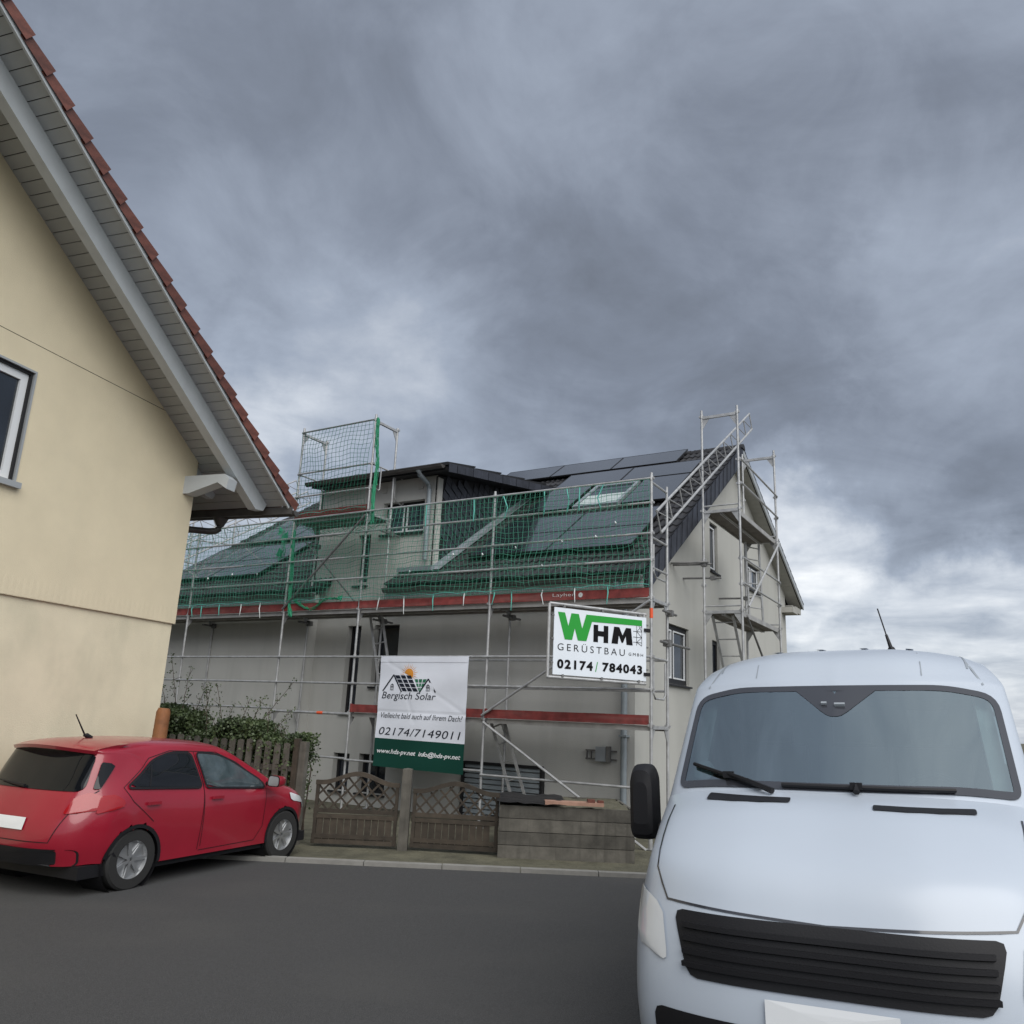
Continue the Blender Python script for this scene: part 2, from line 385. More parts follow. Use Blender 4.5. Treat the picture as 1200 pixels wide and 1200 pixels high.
# projecting left wing wall with its short return
w = MB(); w.box(-14.0, -8.25, .75, 1.3, G - .1, 4.22); O('wing_wall', w, m_facade, house)
# gable wall
gable_holes = [(2.60, 2.45, 3.90, 3.59), (5.43, 5.10, 6.02, 6.24), (5.48, 2.45, 6.02, 3.55), (8.36, 5.20, 9.87, 5.89)]
w = MB()
hp = [(-SL, 1, EZ - SL * EB - .16), (SB, 1, RZ + SB * RB - .16)]
wall(w, lambda s, t_: (AW, s, t_), (FB, G - .1, 12.81, 9), gable_holes, .20, (-1, 0, 0), hp)
O('gable_wall', w, m_gable, house)
w = MB(); w.box(-14.0, -13.9, 1.06, 12.8, G - .1, 4.3); w.box(-13.9, AW - .01, 12.7, 12.8, G - .1, 5.2)
w.prism([(-14.0, 1.06, 4.3), (-14.0, RB, RZ - .2), (-14.0, 12.8, 5.6), (-14.0, 12.8, 4.3)], (.1, 0, 0)); O('rear_wall', w, m_gable, house)
# dark rooms behind the openings
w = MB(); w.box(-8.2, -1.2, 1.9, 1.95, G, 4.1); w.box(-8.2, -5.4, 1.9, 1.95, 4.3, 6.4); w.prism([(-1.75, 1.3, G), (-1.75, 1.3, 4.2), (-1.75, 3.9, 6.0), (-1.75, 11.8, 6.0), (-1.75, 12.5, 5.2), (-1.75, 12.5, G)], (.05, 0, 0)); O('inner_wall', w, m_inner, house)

def window(parent, P, inward, s0, t0, s1, t1, rec, mull=(), fr=.055, mat=None, sill=True, bar=(), inner=None, sillm=None):
    """frame as the part; panes, inner sash lines and sill are its sub-parts"""
    inward = Vector(inward); mat = mat or m_anth
    def Q(s, t_, d): return Vector(P(s, t_)) + inward * d
    def slab(mb, a0, b0, a1, b1, d0, d1):
        c = [Q(a0, b0, d0), Q(a1, b0, d0), Q(a1, b1, d0), Q(a0, b1, d0)]; mb.prism(c, inward * (d1 - d0))
    f = MB(); d0, d1 = rec - .06, rec
    slab(f, s0, t0, s1, t0 + fr, d0, d1); slab(f, s0, t1 - fr, s1, t1, d0, d1)
    slab(f, s0, t0 + fr, s0 + fr, t1 - fr, d0, d1); slab(f, s1 - fr, t0 + fr, s1, t1 - fr, d0, d1)
    for m_ in mull: slab(f, m_ - fr / 2, t0 + fr, m_ + fr / 2, t1 - fr, d0, d1)
    for m_ in bar: slab(f, s0 + fr, m_ - .015, s1 - fr, m_ + .015, d0 + .01, d1)
    fo = O('window', f, mat, parent)
    edges = [s0 + fr] + [x for m_ in mull for x in (m_ - fr / 2, m_ + fr / 2)] + [s1 - fr]
    for i in range(0, len(edges), 2):
        p = MB(); slab(p, edges[i], t0 + fr, edges[i + 1], t1 - fr, rec - .03, rec - .022); O('pane', p, m_glass, fo)
        if inner:
            q = MB(); a, b, c_, d_ = edges[i] + .004, t0 + fr + .004, edges[i + 1] - .004, t1 - fr - .004; k = .028
            slab(q, a, b, c_, b + k, d0 - .012, d0 + .02); slab(q, a, d_ - k, c_, d_, d0 - .012, d0 + .02)
            slab(q, a, b + k, a + k, d_ - k, d0 - .012, d0 + .02); slab(q, c_ - k, b + k, c_, d_ - k, d0 - .012, d0 + .02); O('sash', q, inner, fo)
    if sill:
        q = MB(); slab(q, s0 - .03, t0 - .045, s1 + .03, t0 - .01, -.06, rec - .06); O('sill', q, sillm or m_anth, fo)
    return fo
Pf = lambda s, t_: (s, FB, t_)
Pg = lambda s, t_: (AW, s, t_)
window(house, Pf, (0, 1, 0), -7.33, 1.65, -6.95, 3.46, .20, bar=(2.3, 2.9))
window(house, Pf, (0, 1, 0), -6.58, 2.20, -5.92, 3.465, .20)
window(house, Pf, (0, 1, 0), -7.41, .10, -6.97, .83, .20)
window(house, Pf, (0, 1, 0), -6.71, .10, -6.0, .85, .20, mull=(-6.35,))
window(house, Pf, (0, 1, 0), -7.26, 4.335, -6.91, 5.46, .20)
window(house, Pf, (0, 1, 0), -6.62, 5.42, -5.50, 6.13, .20, mull=(-6.1,), inner=m_white)
window(house, Pg, (-1, 0, 0), 2.60, 2.45, 3.90, 3.59, .12, mull=(3.06,), inner=m_white, fr=.10)
window(house, Pg, (-1, 0, 0), 5.43, 5.10, 6.02, 6.24, .12, inner=m_white, fr=.08)
window(house, Pg, (-1, 0, 0), 5.48, 2.45, 6.02, 3.55, .12, fr=.08)
window(house, Pg, (-1, 0, 0), 8.36, 5.20, 9.87, 5.89, .12, mull=(9.1,), inner=m_white, fr=.08)
# roof body under the tiles
def slab_roof(mb, a0, a1, b0, b1, zfun, top=-.055, th=.13):
    mb.prism([(a0, b0, zfun(b0) + top), (a0, b1, zfun(b1) + top), (a0, b1, zfun(b1) + top - th), (a0, b0, zfun(b0) + top - th)], (a1 - a0, 0, 0))
w = MB()
slab_roof(w, -6.0, -.36, EB + .03, RB, zf); slab_roof(w, -14.34, -7.95, EB + .03, RB, zf); slab_roof(w, -7.95, -6.0, 1.35, RB, zf)
slab_roof(w, -14.34, -.36, RB, 13.6, zb)
O('roof', w, m_anth, house)
# white soffit boards under the rear slope of the gable overhang, and dark verge board
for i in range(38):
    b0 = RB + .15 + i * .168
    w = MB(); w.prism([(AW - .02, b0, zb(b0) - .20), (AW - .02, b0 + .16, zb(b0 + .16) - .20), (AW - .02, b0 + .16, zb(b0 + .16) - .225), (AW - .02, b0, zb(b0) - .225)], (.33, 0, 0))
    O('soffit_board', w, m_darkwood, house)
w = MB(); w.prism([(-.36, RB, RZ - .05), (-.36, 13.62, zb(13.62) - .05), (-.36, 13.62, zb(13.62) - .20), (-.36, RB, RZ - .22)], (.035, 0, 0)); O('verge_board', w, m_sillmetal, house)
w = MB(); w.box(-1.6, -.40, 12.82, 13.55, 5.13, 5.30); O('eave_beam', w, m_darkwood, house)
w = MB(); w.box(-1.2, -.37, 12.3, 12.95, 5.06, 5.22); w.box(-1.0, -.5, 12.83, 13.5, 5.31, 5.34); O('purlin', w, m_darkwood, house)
# eave: soffit box, fascia and half-round gutter of the front slope
for a0, a1 in ((-6.0, -.40), (-14.3, -7.97)):
    w = MB(); w.box(a0, a1, EB + .06, FB - .02 if a0 > -7 else .745, 3.93, 4.10); O('eave_box', w, m_gable, house)
    w = MB(); w.box(a0, a1, EB + .02, EB + .055, 3.95, 4.16); O('fascia', w, m_sillmetal, house)
    w = MB()
    prof = [(EB - .06 + .075 * cos(x), 4.12 + .075 * sin(x)) for x in [pi + pi * k / 8 for k in range(9)]]
    w.grid([[(a, p[0], p[1]) for p in prof] for a in (a0, a1)]); w.tube([(a0, EB - .135, 4.125), (a1, EB - .135, 4.125)], .012, 6)
    w.prism([(a1, p[0], p[1]) for p in prof], (.006, 0, 0)); w.prism([(a0, p[0], p[1]) for p in prof], (.006, 0, 0)); O('gutter', w, m_zinc, house, True)
w = MB(); w.tube([(-.86, EB - .05, 4.05), (-.86, EB, 3.95), (-.86, FB - .10, 3.70), (-.86, FB - .09, 3.5), (-.86, FB - .09, G)], .055, 12)
for z in (3.3, 1.45, .2): w.box(-.93, -.79, FB - .155, FB, z, z + .03)
O('downpipe', w, m_slat, house, True)

# roof tiles: double-wave concrete tiles
def tile_mesh(wd, ln, name, mat, amp=.030):
    mb = MB(); n = 10; xs = [wd * k / n for k in range(n + 1)]
    hgt = [amp * max(0, 0.5 + 0.5 * cos(2 * pi * (x / wd) * 2)) ** 1.3 for x in xs]
    r0 = [(x, -.012, h + .002) for x, h in zip(xs, hgt)]; r1 = [(x, 0, h + .036) for x, h in zip(xs, hgt)]; r2 = [(x, ln, h + .004) for x, h in zip(xs, hgt)]
    mb.grid([r0, r1, r2]); return mb
TW, TE = .300, .300          # cover width, plan length of one course
tmb = tile_mesh(TW, TE * 1.2 + .04, 'roof_tile', m_tile)
tile_me = tmb.mesh('roof_tile', m_tile, True)
spots = []
pvrects = [(-6.9, -1.75, 6.15, 6.8), (-4.4, -1.05, 5.1, 5.9), (-4.35, -3.4, 3.7, 5.0), (-2.05, -1.05, 3.7, 5.0), (-4.4, -.98, 1.5, 3.1), (-14, -10.6, 1.4, 6)]
nb = int((RB - EB) / TE)
for j in range(nb):
    b = EB - .03 + j * TE
    for i in range(47):
        a = -.33 - (i + 1) * TW
        am = a + TW / 2
        if -7.95 < am < -6.0 and b < 1.05: continue
        if -8.3 < am < -5.2 and 1.0 <= b < 5.5: continue
        cov = any(p[0] < am < p[1] and p[2] < b + .15 < p[3] for p in pvrects)
        dist = (hw(am, b, zf(b)) - Vector((0, 0, H))).length
        spots.append((dist + (100 if cov else 0), a, b))
spots.sort(); slope_ang = math.atan(SL)
stuff = MB(); Rm = Matrix.Rotation(slope_ang, 3, 'X')
for k, (d_, a, b) in enumerate(spots):
    pos = rp(a, b, -.045)
    if k < 285: link('roof_tile', tile_me, house, pos, (slope_ang, 0, 0))
    else: stuff.add([Rm @ Vector(q) + pos for q in tmb.v], tmb.f)
Rb = Matrix.Rotation(pi, 3, 'Z') @ Matrix.Rotation(math.atan(SB), 3, 'X')
for j in range(21):
    b = 13.66 - j * TE * 1.05
    for i in range(47): stuff.add([Rb @ Vector(q) + Vector((-.33 - i * TW, b, zb(b) - .045)) for q in tmb.v], tmb.f)
O('roof_tiles', stuff, m_tile, house, True, True)
rid = MB()
for i in range(42):
    a = -.30 - i * .335
    ring = [[(a - x, RB + .13 * r_ * cos(th), RZ - .115 + .12 * r_ * sin(th)) for th in [pi * k / 8 for k in range(9)]] for x, r_ in ((0, 1.08), (.05, 1.08), (.36, .95))]
    if i < 14:
        q = MB(); q.grid(ring); q.prism(ring[0], (.004, 0, 0)); O('ridge_tile', q, m_tile, house, True)
    else: rid.grid(ring)
O('ridge_tiles', rid, m_tile, house, True, True)
# slate hung verge of the front slope
for i in range(40):
    b0 = .83 + i * .158
    k = random.uniform(-.012, .012); th = .010 + .006 * (i % 2)
    zt, zl = zf(b0) - .02, zf(b0) - .50 + k
    q = MB(); q.prism([(-.345 + .008 * (i % 2), b0 - .10, zf(b0 - .10) - .42 + k - .02), (-.345 + .008 * (i % 2), b0 + .060, zf(b0 + .060) - .44 + k), (-.345 + .008 * (i % 2), b0 + .10, zf(b0 + .10) - .01), (-.345 + .008 * (i % 2), b0 - .06, zf(b0 - .06) - .01)], (th, 0, 0))
    O('verge_slate', q, m_slate, house)
w = MB(); w.prism([(-.36, EB + .05, zf(EB) - .02), (-.36, RB, RZ - .05), (-.36, RB, RZ - .50), (-.36, EB + .25, zf(EB + .25) - .47), (-.36, EB + .05, 3.93)], (.012, 0, 0)); O('verge_board', w, m_anth, house)

# ---- dormer (two-storey bay with a low roof)
DB, DZ, DS = .65, 6.72, .155
def zd(b): return DZ + DS * (b - DB)
w = MB(); w.prism([(-8.55, DB, zd(DB)), (-8.55, 5.5, zd(5.5)), (-8.55, 5.5, zd(5.5) - .05), (-8.55, DB, zd(DB) - .05)], (3.90, 0, 0))
w.prism([(-8.5, DB + .04, zd(DB) - .05), (-8.5, 5.3, zd(5.3) - .05), (-8.5, 5.3, zd(5.3) - .16), (-8.5, DB + .04, zd(DB) - .14)], (3.80, 0, 0)); do = O('dormer_roof', w, m_anth, house)
for i in range(16):
    b0 = DB + .02 + i * .30
    q = MB(); q.prism([(-4.66, b0, zd(b0) - .20), (-4.66, b0 + .285, zd(b0 + .285) - .20), (-4.66, b0 + .285, zd(b0 + .285) - .02), (-4.66, b0, zd(b0) - .02)], (.014 + .006 * (i % 2), 0, 0)); O('dormer_slate', q, m_slate, do)
w = MB(); prof = [(DB - .07 + .07 * cos(x), 6.66 + .07 * sin(x)) for x in [pi + pi * k / 8 for k in range(9)]]
w.grid([[(a, p[0], p[1]) for p in prof] for a in (-8.55, -4.75)]); w.prism([(-4.75, p[0], p[1]) for p in prof], (.01, 0, 0)); w.tube([(-8.55, DB - .14, 6.665), (-4.75, DB - .14, 6.665)], .012, 6); O('dormer_gutter', w, m_zinc, do, True)
w = MB(); w.tube([(-5.34, DB - .07, 6.60), (-5.34, DB - .06, 6.52), (-5.34, FB - .16, 6.42), (-5.34, FB - .08, 6.30), (-5.34, FB - .08, 4.78)], [.08, .055, .05, .05, .05], 10); O('dormer_downpipe', w, m_slat, do, True)
w = MB(); w.box(-5.20, -5.17, FB - .005, FB + .16, 4.6, 6.57); O('corner_trim', w, m_gable, do)
w = MB()
cheek = [(-5.19, FB, zf(FB) - .1), (-5.19, 5.35, zf(5.35)), (-5.19, 5.35, zd(5.35) - .1), (-5.19, FB, 6.60)]
w.prism(cheek, (-.05, 0, 0)); w.prism([(-8.5, q[1], q[2]) for q in cheek], (.05, 0, 0)); O('dormer_cheek', w, m_anth, house)
# rhombic slates in diagonal courses on the cheek
da = rad(-28); ux, uz = cos(da), sin(da); vx, vz = sin(rad(28)) * .35, 1.0
for i in range(-14, 30):
    for j in range(-16, 22):
        cb, cz = FB + .22 + i * .205 * ux + j * .05, 5.2 + i * .205 * uz + j * .185
        if cb < FB + .24 or cb > 5.0 or cz < zf(cb) + .10 or cz > zd(cb) - .23: continue
        p4 = [(-5.185, cb + sx * .104 * ux + sz * .022, cz + sx * .104 * uz + sz * .080) for sx, sz in ((-1, -1), (1, -1), (1, 1), (-1, 1))]
        q = MB(); q.prism(p4, (.012 + .010 * ((i + j) % 2), 0, 0)); O('cheek_slate', q, m_slate, house)
w = MB(); w.prism([rp(-5.17, 1.0, .0), rp(-5.17, 4.9, .0), rp(-5.17, 4.9, .10), rp(-5.17, 1.0, .10)], (.03, 0, 0)); w.prism([rp(-5.14, 1.0, .035), rp(-5.14, 4.9, .035), rp(-5.14, 4.9, .05), rp(-5.14, 1.0, .05)], (.17, 0, 0))
O('flashing', w, m_flash, house)
w = MB(); w.box(-6.0, -5.12, .90, FB, zf(.98) + .03, zf(.98) + .12); O('flashing', w, m_slat, house)
for a in (-6.62, -5.62, -7.6): 
    q = MB(); q.box(a - .06, a + .06, FB - .02, FB + .01, 6.36, 6.48); O('vent_cover', q, m_gable, house)

# ---- solar panels
def panel(a0, a1, b0, b1, off=.11):
    q = MB(); q.prism([rp(a0 + .012, b0 + .01, off + .003), rp(a0 + .012, b1 - .01, off + .003), rp(a0 + .012, b1 - .01, off - .02), rp(a0 + .012, b0 + .01, off - .02)], (a1 - a0 - .024, 0, 0))
    po = O('solar_panel', q, m_pv, house)
    f = MB(); k = .018; kb = k * .83
    for x0, x1, y0, y1 in ((a0, a1, b0, b0 + kb), (a0, a1, b1 - kb, b1), (a0, a0 + k, b0 + kb, b1 - kb), (a1 - k, a1, b0 + kb, b1 - kb)):
        f.prism([rp(x0, y0, off + .006), rp(x0, y1, off + .006), rp(x0, y1, off - .035), rp(x0, y0, off - .035)], (x1 - x0, 0, 0))
    O('panel_frame', f, m_pvf, po); return po
PWd, PHt = 1.75, .865
for k in range(3): panel(-1.67 - (k + 1) * 1.765 + .015, -1.67 - k * 1.765, 6.05, 6.93)
for k in range(2): panel(-.97 - (k + 1) * 1.765 + .015, -.97 - k * 1.765, 5.06, 5.935)
panel(-2.06, -.97, 3.55, 5.02); panel(-4.47, -3.38, 3.55, 5.02)
for r_ in range(2):
    for k in range(2): panel(-.90 - (k + 1) * 1.80 + .015, -.90 - k * 1.80, 1.38 + r_ * .892, 1.38 + r_ * .892 + .88)
for r_ in range(2):
    for k in range(2): panel(-10.55 - (k + 1) * 1.775 + .015, -10.55 - k * 1.775, 1.27 + r_ * .892, 1.27 + r_ * .892 + .88)
for r_ in range(2):
    for k in range(2): panel(-10.05 - (k + 1) * 1.775 + .015, -10.05 - k * 1.775, 3.47 + r_ * .892, 3.47 + r_ * .892 + .88)
w = MB()
for a0, a1, bs in ((-6.95, -1.70, (6.2, 6.75)), (-4.45, -1.0, (5.25, 5.75)), (-4.48, -.93, (1.55, 2.0, 2.45, 2.95)), (-14.0, -10.6, (1.45, 1.9, 2.35, 2.85))):
    for b in bs: w.prism([rp(a0, b, .035), rp(a0, b + .03, .035), rp(a0, b + .03, .07), rp(a0, b, .07)], (a1 - a0, 0, 0))
O('mounting_rails', w, m_steel_d, house)
def dpanel(a0, a1, b0, b1):
    q = MB(); q.prism([(a0, b0, zd(b0) + .05), (a0, b1, zd(b1) + .09), (a0, b1, zd(b1) + .055), (a0, b0, zd(b0) + .015)], (a1 - a0, 0, 0)); O('solar_panel', q, m_pvf, house)
for a0 in (-6.55, -8.4):
    for b0 in (.78, 1.86, 2.94, 4.02): dpanel(a0, a0 + 1.77, b0, b0 + 1.05)
# skylight
w = MB()
for x0, x1, y0, y1 in ((-3.30, -2.18, 3.66, 3.74), (-3.30, -2.18, 4.86, 4.97), (-3.30, -3.22, 3.74, 4.86), (-2.26, -2.18, 3.74, 4.86)):
    w.prism([rp(x0, y0, .0), rp(x0, y1, .0), rp(x0, y1, .10), rp(x0, y0, .10)], (x1 - x0, 0, 0))
sk = O('skylight', w, m_flash, house)
q = MB(); q.prism([rp(-3.22, 3.74, .07), rp(-3.22, 4.86, .07), rp(-3.22, 4.86, .05), rp(-3.22, 3.74, .05)], (.96, 0, 0)); O('pane', q, m_glass, sk)
q = MB(); q.prism([rp(-3.2, 3.76, .078), rp(-3.2, 4.30, .078), rp(-3.2, 4.30, .084), rp(-3.2, 3.76, .084)], (.92, 0, 0)); O('blind', q, M('pale_blind', (.42, .47, .47), .6), sk)
# junction box on two rails, louvred shutter in the dark frame
w = MB(); w.box(-1.36, -1.17, FB - .14, FB - .03, 1.03, 1.27); jb = O('junction_box', w, m_box, house)
w = MB(); w.box(-1.60, -1.02, FB - .03, FB, 1.19, 1.215); w.box(-1.60, -1.02, FB - .03, FB, 1.05, 1.075); w.box(-1.50, -1.485, FB - .04, FB, 1.05, 1.215); w.box(-1.58, -1.565, FB - .04, FB, 1.05, 1.215); w.box(-1.16, -1.12, FB - .15, FB - .02, 1.02, 1.28); O('rail', w, m_steel_d, jb)
w = MB(); w.box(-4.10, -2.42, FB - .10, FB, .82, .87); w.box(-2.45, -2.40, FB - .10, FB, G, .82); w.box(-4.12, -4.07, FB - .10, FB, G, .82); sh = O('louvre', w, m_anth, house)
for k in range(11):
    q = MB(); z = G + .02 + k * .088; q.prism([(-4.06, FB - .02, z), (-4.06, FB - .075, z + .01), (-4.06, FB - .06, z + .075), (-4.06, FB - .02, z + .075)], (1.6, 0, 0)); O('slat', q, m_slat, sh)
# ================================================================== FRONT SCAFFOLD (same local axes as the house)
D1, D2, D3, DT = 1.65, 3.65, 5.65, 7.65
scaf = thing('scaffold', 'galvanised facade scaffold with red toe boards along the front of the grey house', 'scaffold', P1, -AZ)
PX = [0, -3.07, -6.14, -8.21, -11.28, -14.35]
TR = .024
def standard(par, x, y, z0, z1, marks=()):
    q = MB(); q.tube([(x, y, z0), (x, y, z1)], TR, 10)
    for z in (z0 + .02,): q.box(x - .07, x + .07, y - .07, y + .07, z0 - .012, z0)
    zz_ = math.ceil((z0 + 1.65) / 2) * 2 - 1.65
    for zc in marks: q.tube([(x, y, zc - .03), (x, y, zc + .05)], TR + .007, 10); q.box(x - .05, x + .05, y - .022, y + .022, zc - .012, zc + .022)
    return O('standard', q, m_steel, par, True)
RZS = (.62, 1.06, 1.58, 2.0)
for i, x in enumerate(PX):
    top = DT + .12 if i in (2, 3) else D3 + .10
    mk = [D1, D1 + .55, D1 + 1.06, D2] + [D2 + r_ for r_ in RZS] + ([D3, D3 + .5, D3 + 1.03, DT] if i in (2, 3) else [])
    standard(scaf, x, 0, G + .02, top, mk)
    ti = DT + .02 if i in (2, 3) else (D3 + .05 if i == 0 else D2 + .02)
    standard(scaf, x, .73, G + .02, ti, [D1, D2] + ([D3, DT] if i in (2, 3) else []))
    # frame transoms with corner gussets
    lv = [D1, D2] + ([D3, DT] if i in (2, 3) else []) 
    for z in lv:
        q = MB(); q.box(x - .022, x + .022, TR, .73 - TR, z - .05, z)
        for y0, sg in ((TR, 1), (.73 - TR, -1)):
            q.prism([(x - .006, y0, z - .05), (x - .006, y0 + sg * .14, z - .05), (x - .006, y0, z - .26)], (.012, 0, 0))
        O('transom', q, m_steel, scaf)
    if i == 0:
        for z in (D3 - .06, D2 + 1.0, D2 + .5, D1 + 1.05):
            q = MB(); q.tube([(x, 0, z), (x, .73, z)], .02, 8); O('end_rail', q, m_steel, scaf, True)
        q = MB(); q.tube([(x, .1, D1 + 1.0), (x, .1, D1 + .5), (x, .18, D1 + .42), (x, .55, D1 + .42), (x, .63, D1 + .5), (x, .63, D1 + 1.0)], .017, 8); O('end_guard', q, m_steel, scaf, True)
        q = MB(); q.tube([(x, .1, D2 + .9), (x, .1, D2 + .45), (x, .2, D2 + .36), (x, .62, D2 + .36)], .017, 8); O('end_guard', q, m_steel, scaf, True)
    # wall ties with a hook end
    for z in ((D2 - .16,) if i != 2 else (D2 - .16, D3 - .32)) + ((D3 - .45,) if i == 3 else ()):
        q = MB(); q.tube([(x + .06, .38, z), (x + .06, 1.0 if i < 3 else .74, z)], .022, 8); q.box(x, x + .1, .68, .78, z - .05, z + .05)
        O('wall_tie', q, m_steel_d, scaf, True)
q = MB(); q.tube([(.02, .73 - .35, D1 + 1.34), (-.02, 1.9, D1 + 1.36)], .024, 8); q.box(-.06, .06, .68, .78, D1 + 1.29, D1 + 1.40); O('wall_tie', q, m_steel_d, scaf, True)
def rail(par, p, q_, r_=.0205, name='guard_rail', mat=None, sag=0):
    q = MB(); q.tube([p, q_], r_, 8); return O(name, q, mat or m_steel, par, True)
for i in range(5):
    x0, x1 = PX[i], PX[i + 1]
    for z in (D1 + .55, D1 + 1.06): rail(scaf, (x0, -.03, z), (x1, -.03, z))
    if i < 2:
        for z in (D1 + .50, D1 + 1.0): rail(scaf, (x0, .75, z + .06), (x1, .75, z + .06))
    for r_ in RZS: rail(scaf, (x0, -.03, D2 + r_), (x1, -.03, D2 + r_))
    if i == 2:
        for z in (D3 + .5, D3 + 1.03, DT): rail(scaf, (x0, -.03, z), (x1, -.03, z))
    # decks: two steel planks each, with hooks
    for z in ([D2] + ([D1] if i in (0, 1) else []) + ([D3] if i == 2 else [])):
        for y0 in (.035, .375):
            q = MB(); q.box(x1 + .03, x0 - .03, y0, y0 + .315, z - .012, z + .004)
            q.box(x1 + .03, x0 - .03, y0, y0 + .02, z - .075, z - .012); q.box(x1 + .03, x0 - .03, y0 + .295, y0 + .315, z - .075, z - .012)
            dk = O('deck_plank', q, m_alu, scaf)
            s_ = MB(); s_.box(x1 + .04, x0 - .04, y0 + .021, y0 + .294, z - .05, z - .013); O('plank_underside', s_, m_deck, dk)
    # toe boards
    for z in ([D2] + ([D1] if i < 2 else []) + ([D3] if i == 2 else [])):
        q = MB(); n = 8
        for k in range(n):
            xa, xb = x1 + .04 + (x0 - x1 - .08) * k / n, x1 + .04 + (x0 - x1 - .08) * (k + 1) / n
            q.box(xa, xb + .001, -.022 + .002 * random.random(), .006, z + .012, z + .158 + .003 * random.random())
        q.box(x1 + .02, x1 + .06, -.03, -.0, z + .01, z + .17)
        tb = O('toe_board', q, m_red, scaf)
        if i == 0 and z == D2:
            text('maker_lettering', 'Layher', lambda s, t_: (s, -.0285, t_), 0, -1.78, D2 + .055, .42, .075, m_tiew, tb, bold=-.012)
            e_ = MB()
            for k in range(6): 
                an = pi * k / 6; e_.prism([(-1.25 + dx_ * cos(an) - dz_ * sin(an), -.0285, D2 + .088 + dx_ * sin(an) + dz_ * cos(an)) for dx_, dz_ in ((-.042, -.006), (.042, -.006), (.042, .006), (-.042, .006))], (0, .002, 0))
            O('maker_mark', e_, m_tiew, tb)
# lower rails and braces
q = MB(); q.tube([(0.0, -.03, .72), (-3.07, -.03, .72)], .0205, 8); q.tube([(.02, -.03, .74), (.0, -.03, .70), (.0, -.03, G)], .03, 8); O('base_rail', q, m_steel, scaf, True)
rail(scaf, (-3.07, -.03, .78), (-6.14, -.03, .78), name='base_rail'); rail(scaf, (-6.14, -.03, .80), (-8.21, -.03, .80), name='base_rail')
rail(scaf, (-8.21, -.03, D1 + .02), (-11.28, -.03, D1 + .02), name='base_rail')
rail(scaf, (-6.14, -.03, D1 - .03), (-8.21, -.03, D1 - .03), .026, 'base_rail')
q = MB(); q.tube([(-6.95, -.03, D1 - .03), (-6.8, -.03, D1 - .03)], .030, 8); O('colour_mark', q, m_orange, scaf, True)
q = MB(); q.tube([(0, 0, D2 - .33), (0, 0, D2 - .17)], TR + .004, 10); O('colour_mark', q, m_orange, scaf, True)
rail(scaf, (-3.09, -.06, D1 + .05), (0, -.06, D2 - .05), .022, 'brace'); rail(scaf, (-3.05, -.06, D1 - .06), (-.05, -.06, -.15), .022, 'brace')
rail(scaf, (-8.21, -.06, D2 + .05), (-6.14, -.06, D3 - .08), .022, 'brace', m_steel_d)
rail(scaf, (-6.14, .06, D2), (-8.21, .40, D2 + 1.6), .018, 'brace', m_steel_d)
# side guard hoops at the raised bay
for y in (.02,):
    for z0 in (D3 + .42,):
        q = MB(); q.tube([(-6.14, .10, z0 + .60), (-6.14, .12, z0 + .62), (-6.14, .30, z0 + .60), (-6.14, .30, z0 + .14), (-6.14, .27, z0 + .10), (-6.14, .04, z0 + .16)], .014, 8); O('end_guard', q, m_steel, scaf, True)
        q = MB(); q.tube([(-6.14, .78, z0 + .62), (-6.14, 1.12, z0 + .52), (-6.14, 1.12, z0 + .02), (-6.14, 1.05, z0 - .03), (-6.14, .86, z0 + .02), (-6.14, .80, z0 + .12), (-6.14, .79, z0 + .6)], .014, 8); O('end_guard', q, m_steel, scaf, True)
rail(scaf, (-6.14, 0, D3 + 1.03), (-6.14, .73, D3 + 1.03), .018, 'end_rail'); rail(scaf, (-8.21, 0, D3 + 1.03), (-8.21, .73, D3 + 1.03), .018, 'end_rail')
# lattice girders along the two verges
def girder(par, x, p0, p1, gap, nseg, r_=.024):
    p0, p1 = Vector(p0), Vector(p1); d = (p1 - p0).normalized(); nrm = Vector((0, -d.z, d.y)) * gap
    q = MB(); q.tube([p0, p1], r_, 8); q.tube([p0 + nrm, p1 + nrm], r_, 8)
    for k in range(nseg + 1):
        a = p0.lerp(p1, k / nseg); q.tube([a, a + nrm], .013, 6)
        if k < nseg: q.tube([a + nrm if k % 1 == 0 else a, p0.lerp(p1, (k + 1) / nseg)], .010, 6)
    return O('lattice_girder', q, m_steel, par, True)
girder(scaf, 0, (.0, .45, 4.82), (.0, 6.72, 8.80), .385, 11)
girder(scaf, 0, (-14.80, .9, 4.75), (-14.80, 6.9, 8.45), .385, 15)
girder(scaf, 0, (-15.4, .9, 5.2), (-15.4, 6.9, 8.9), .385, 15)
for x, y in ((-14.8, 2.2), (-14.8, 3.9), (-15.4, 2.9)): rail(scaf, (x, y, 4.2), (x, y, 7.9), .024, 'standard')
rail(scaf, (-14.8, .0, 5.6), (-14.8, 5.6, 5.5), .02); rail(scaf, (-15.4, .0, 6.05), (-14.8, 7.0, 6.7), .02)

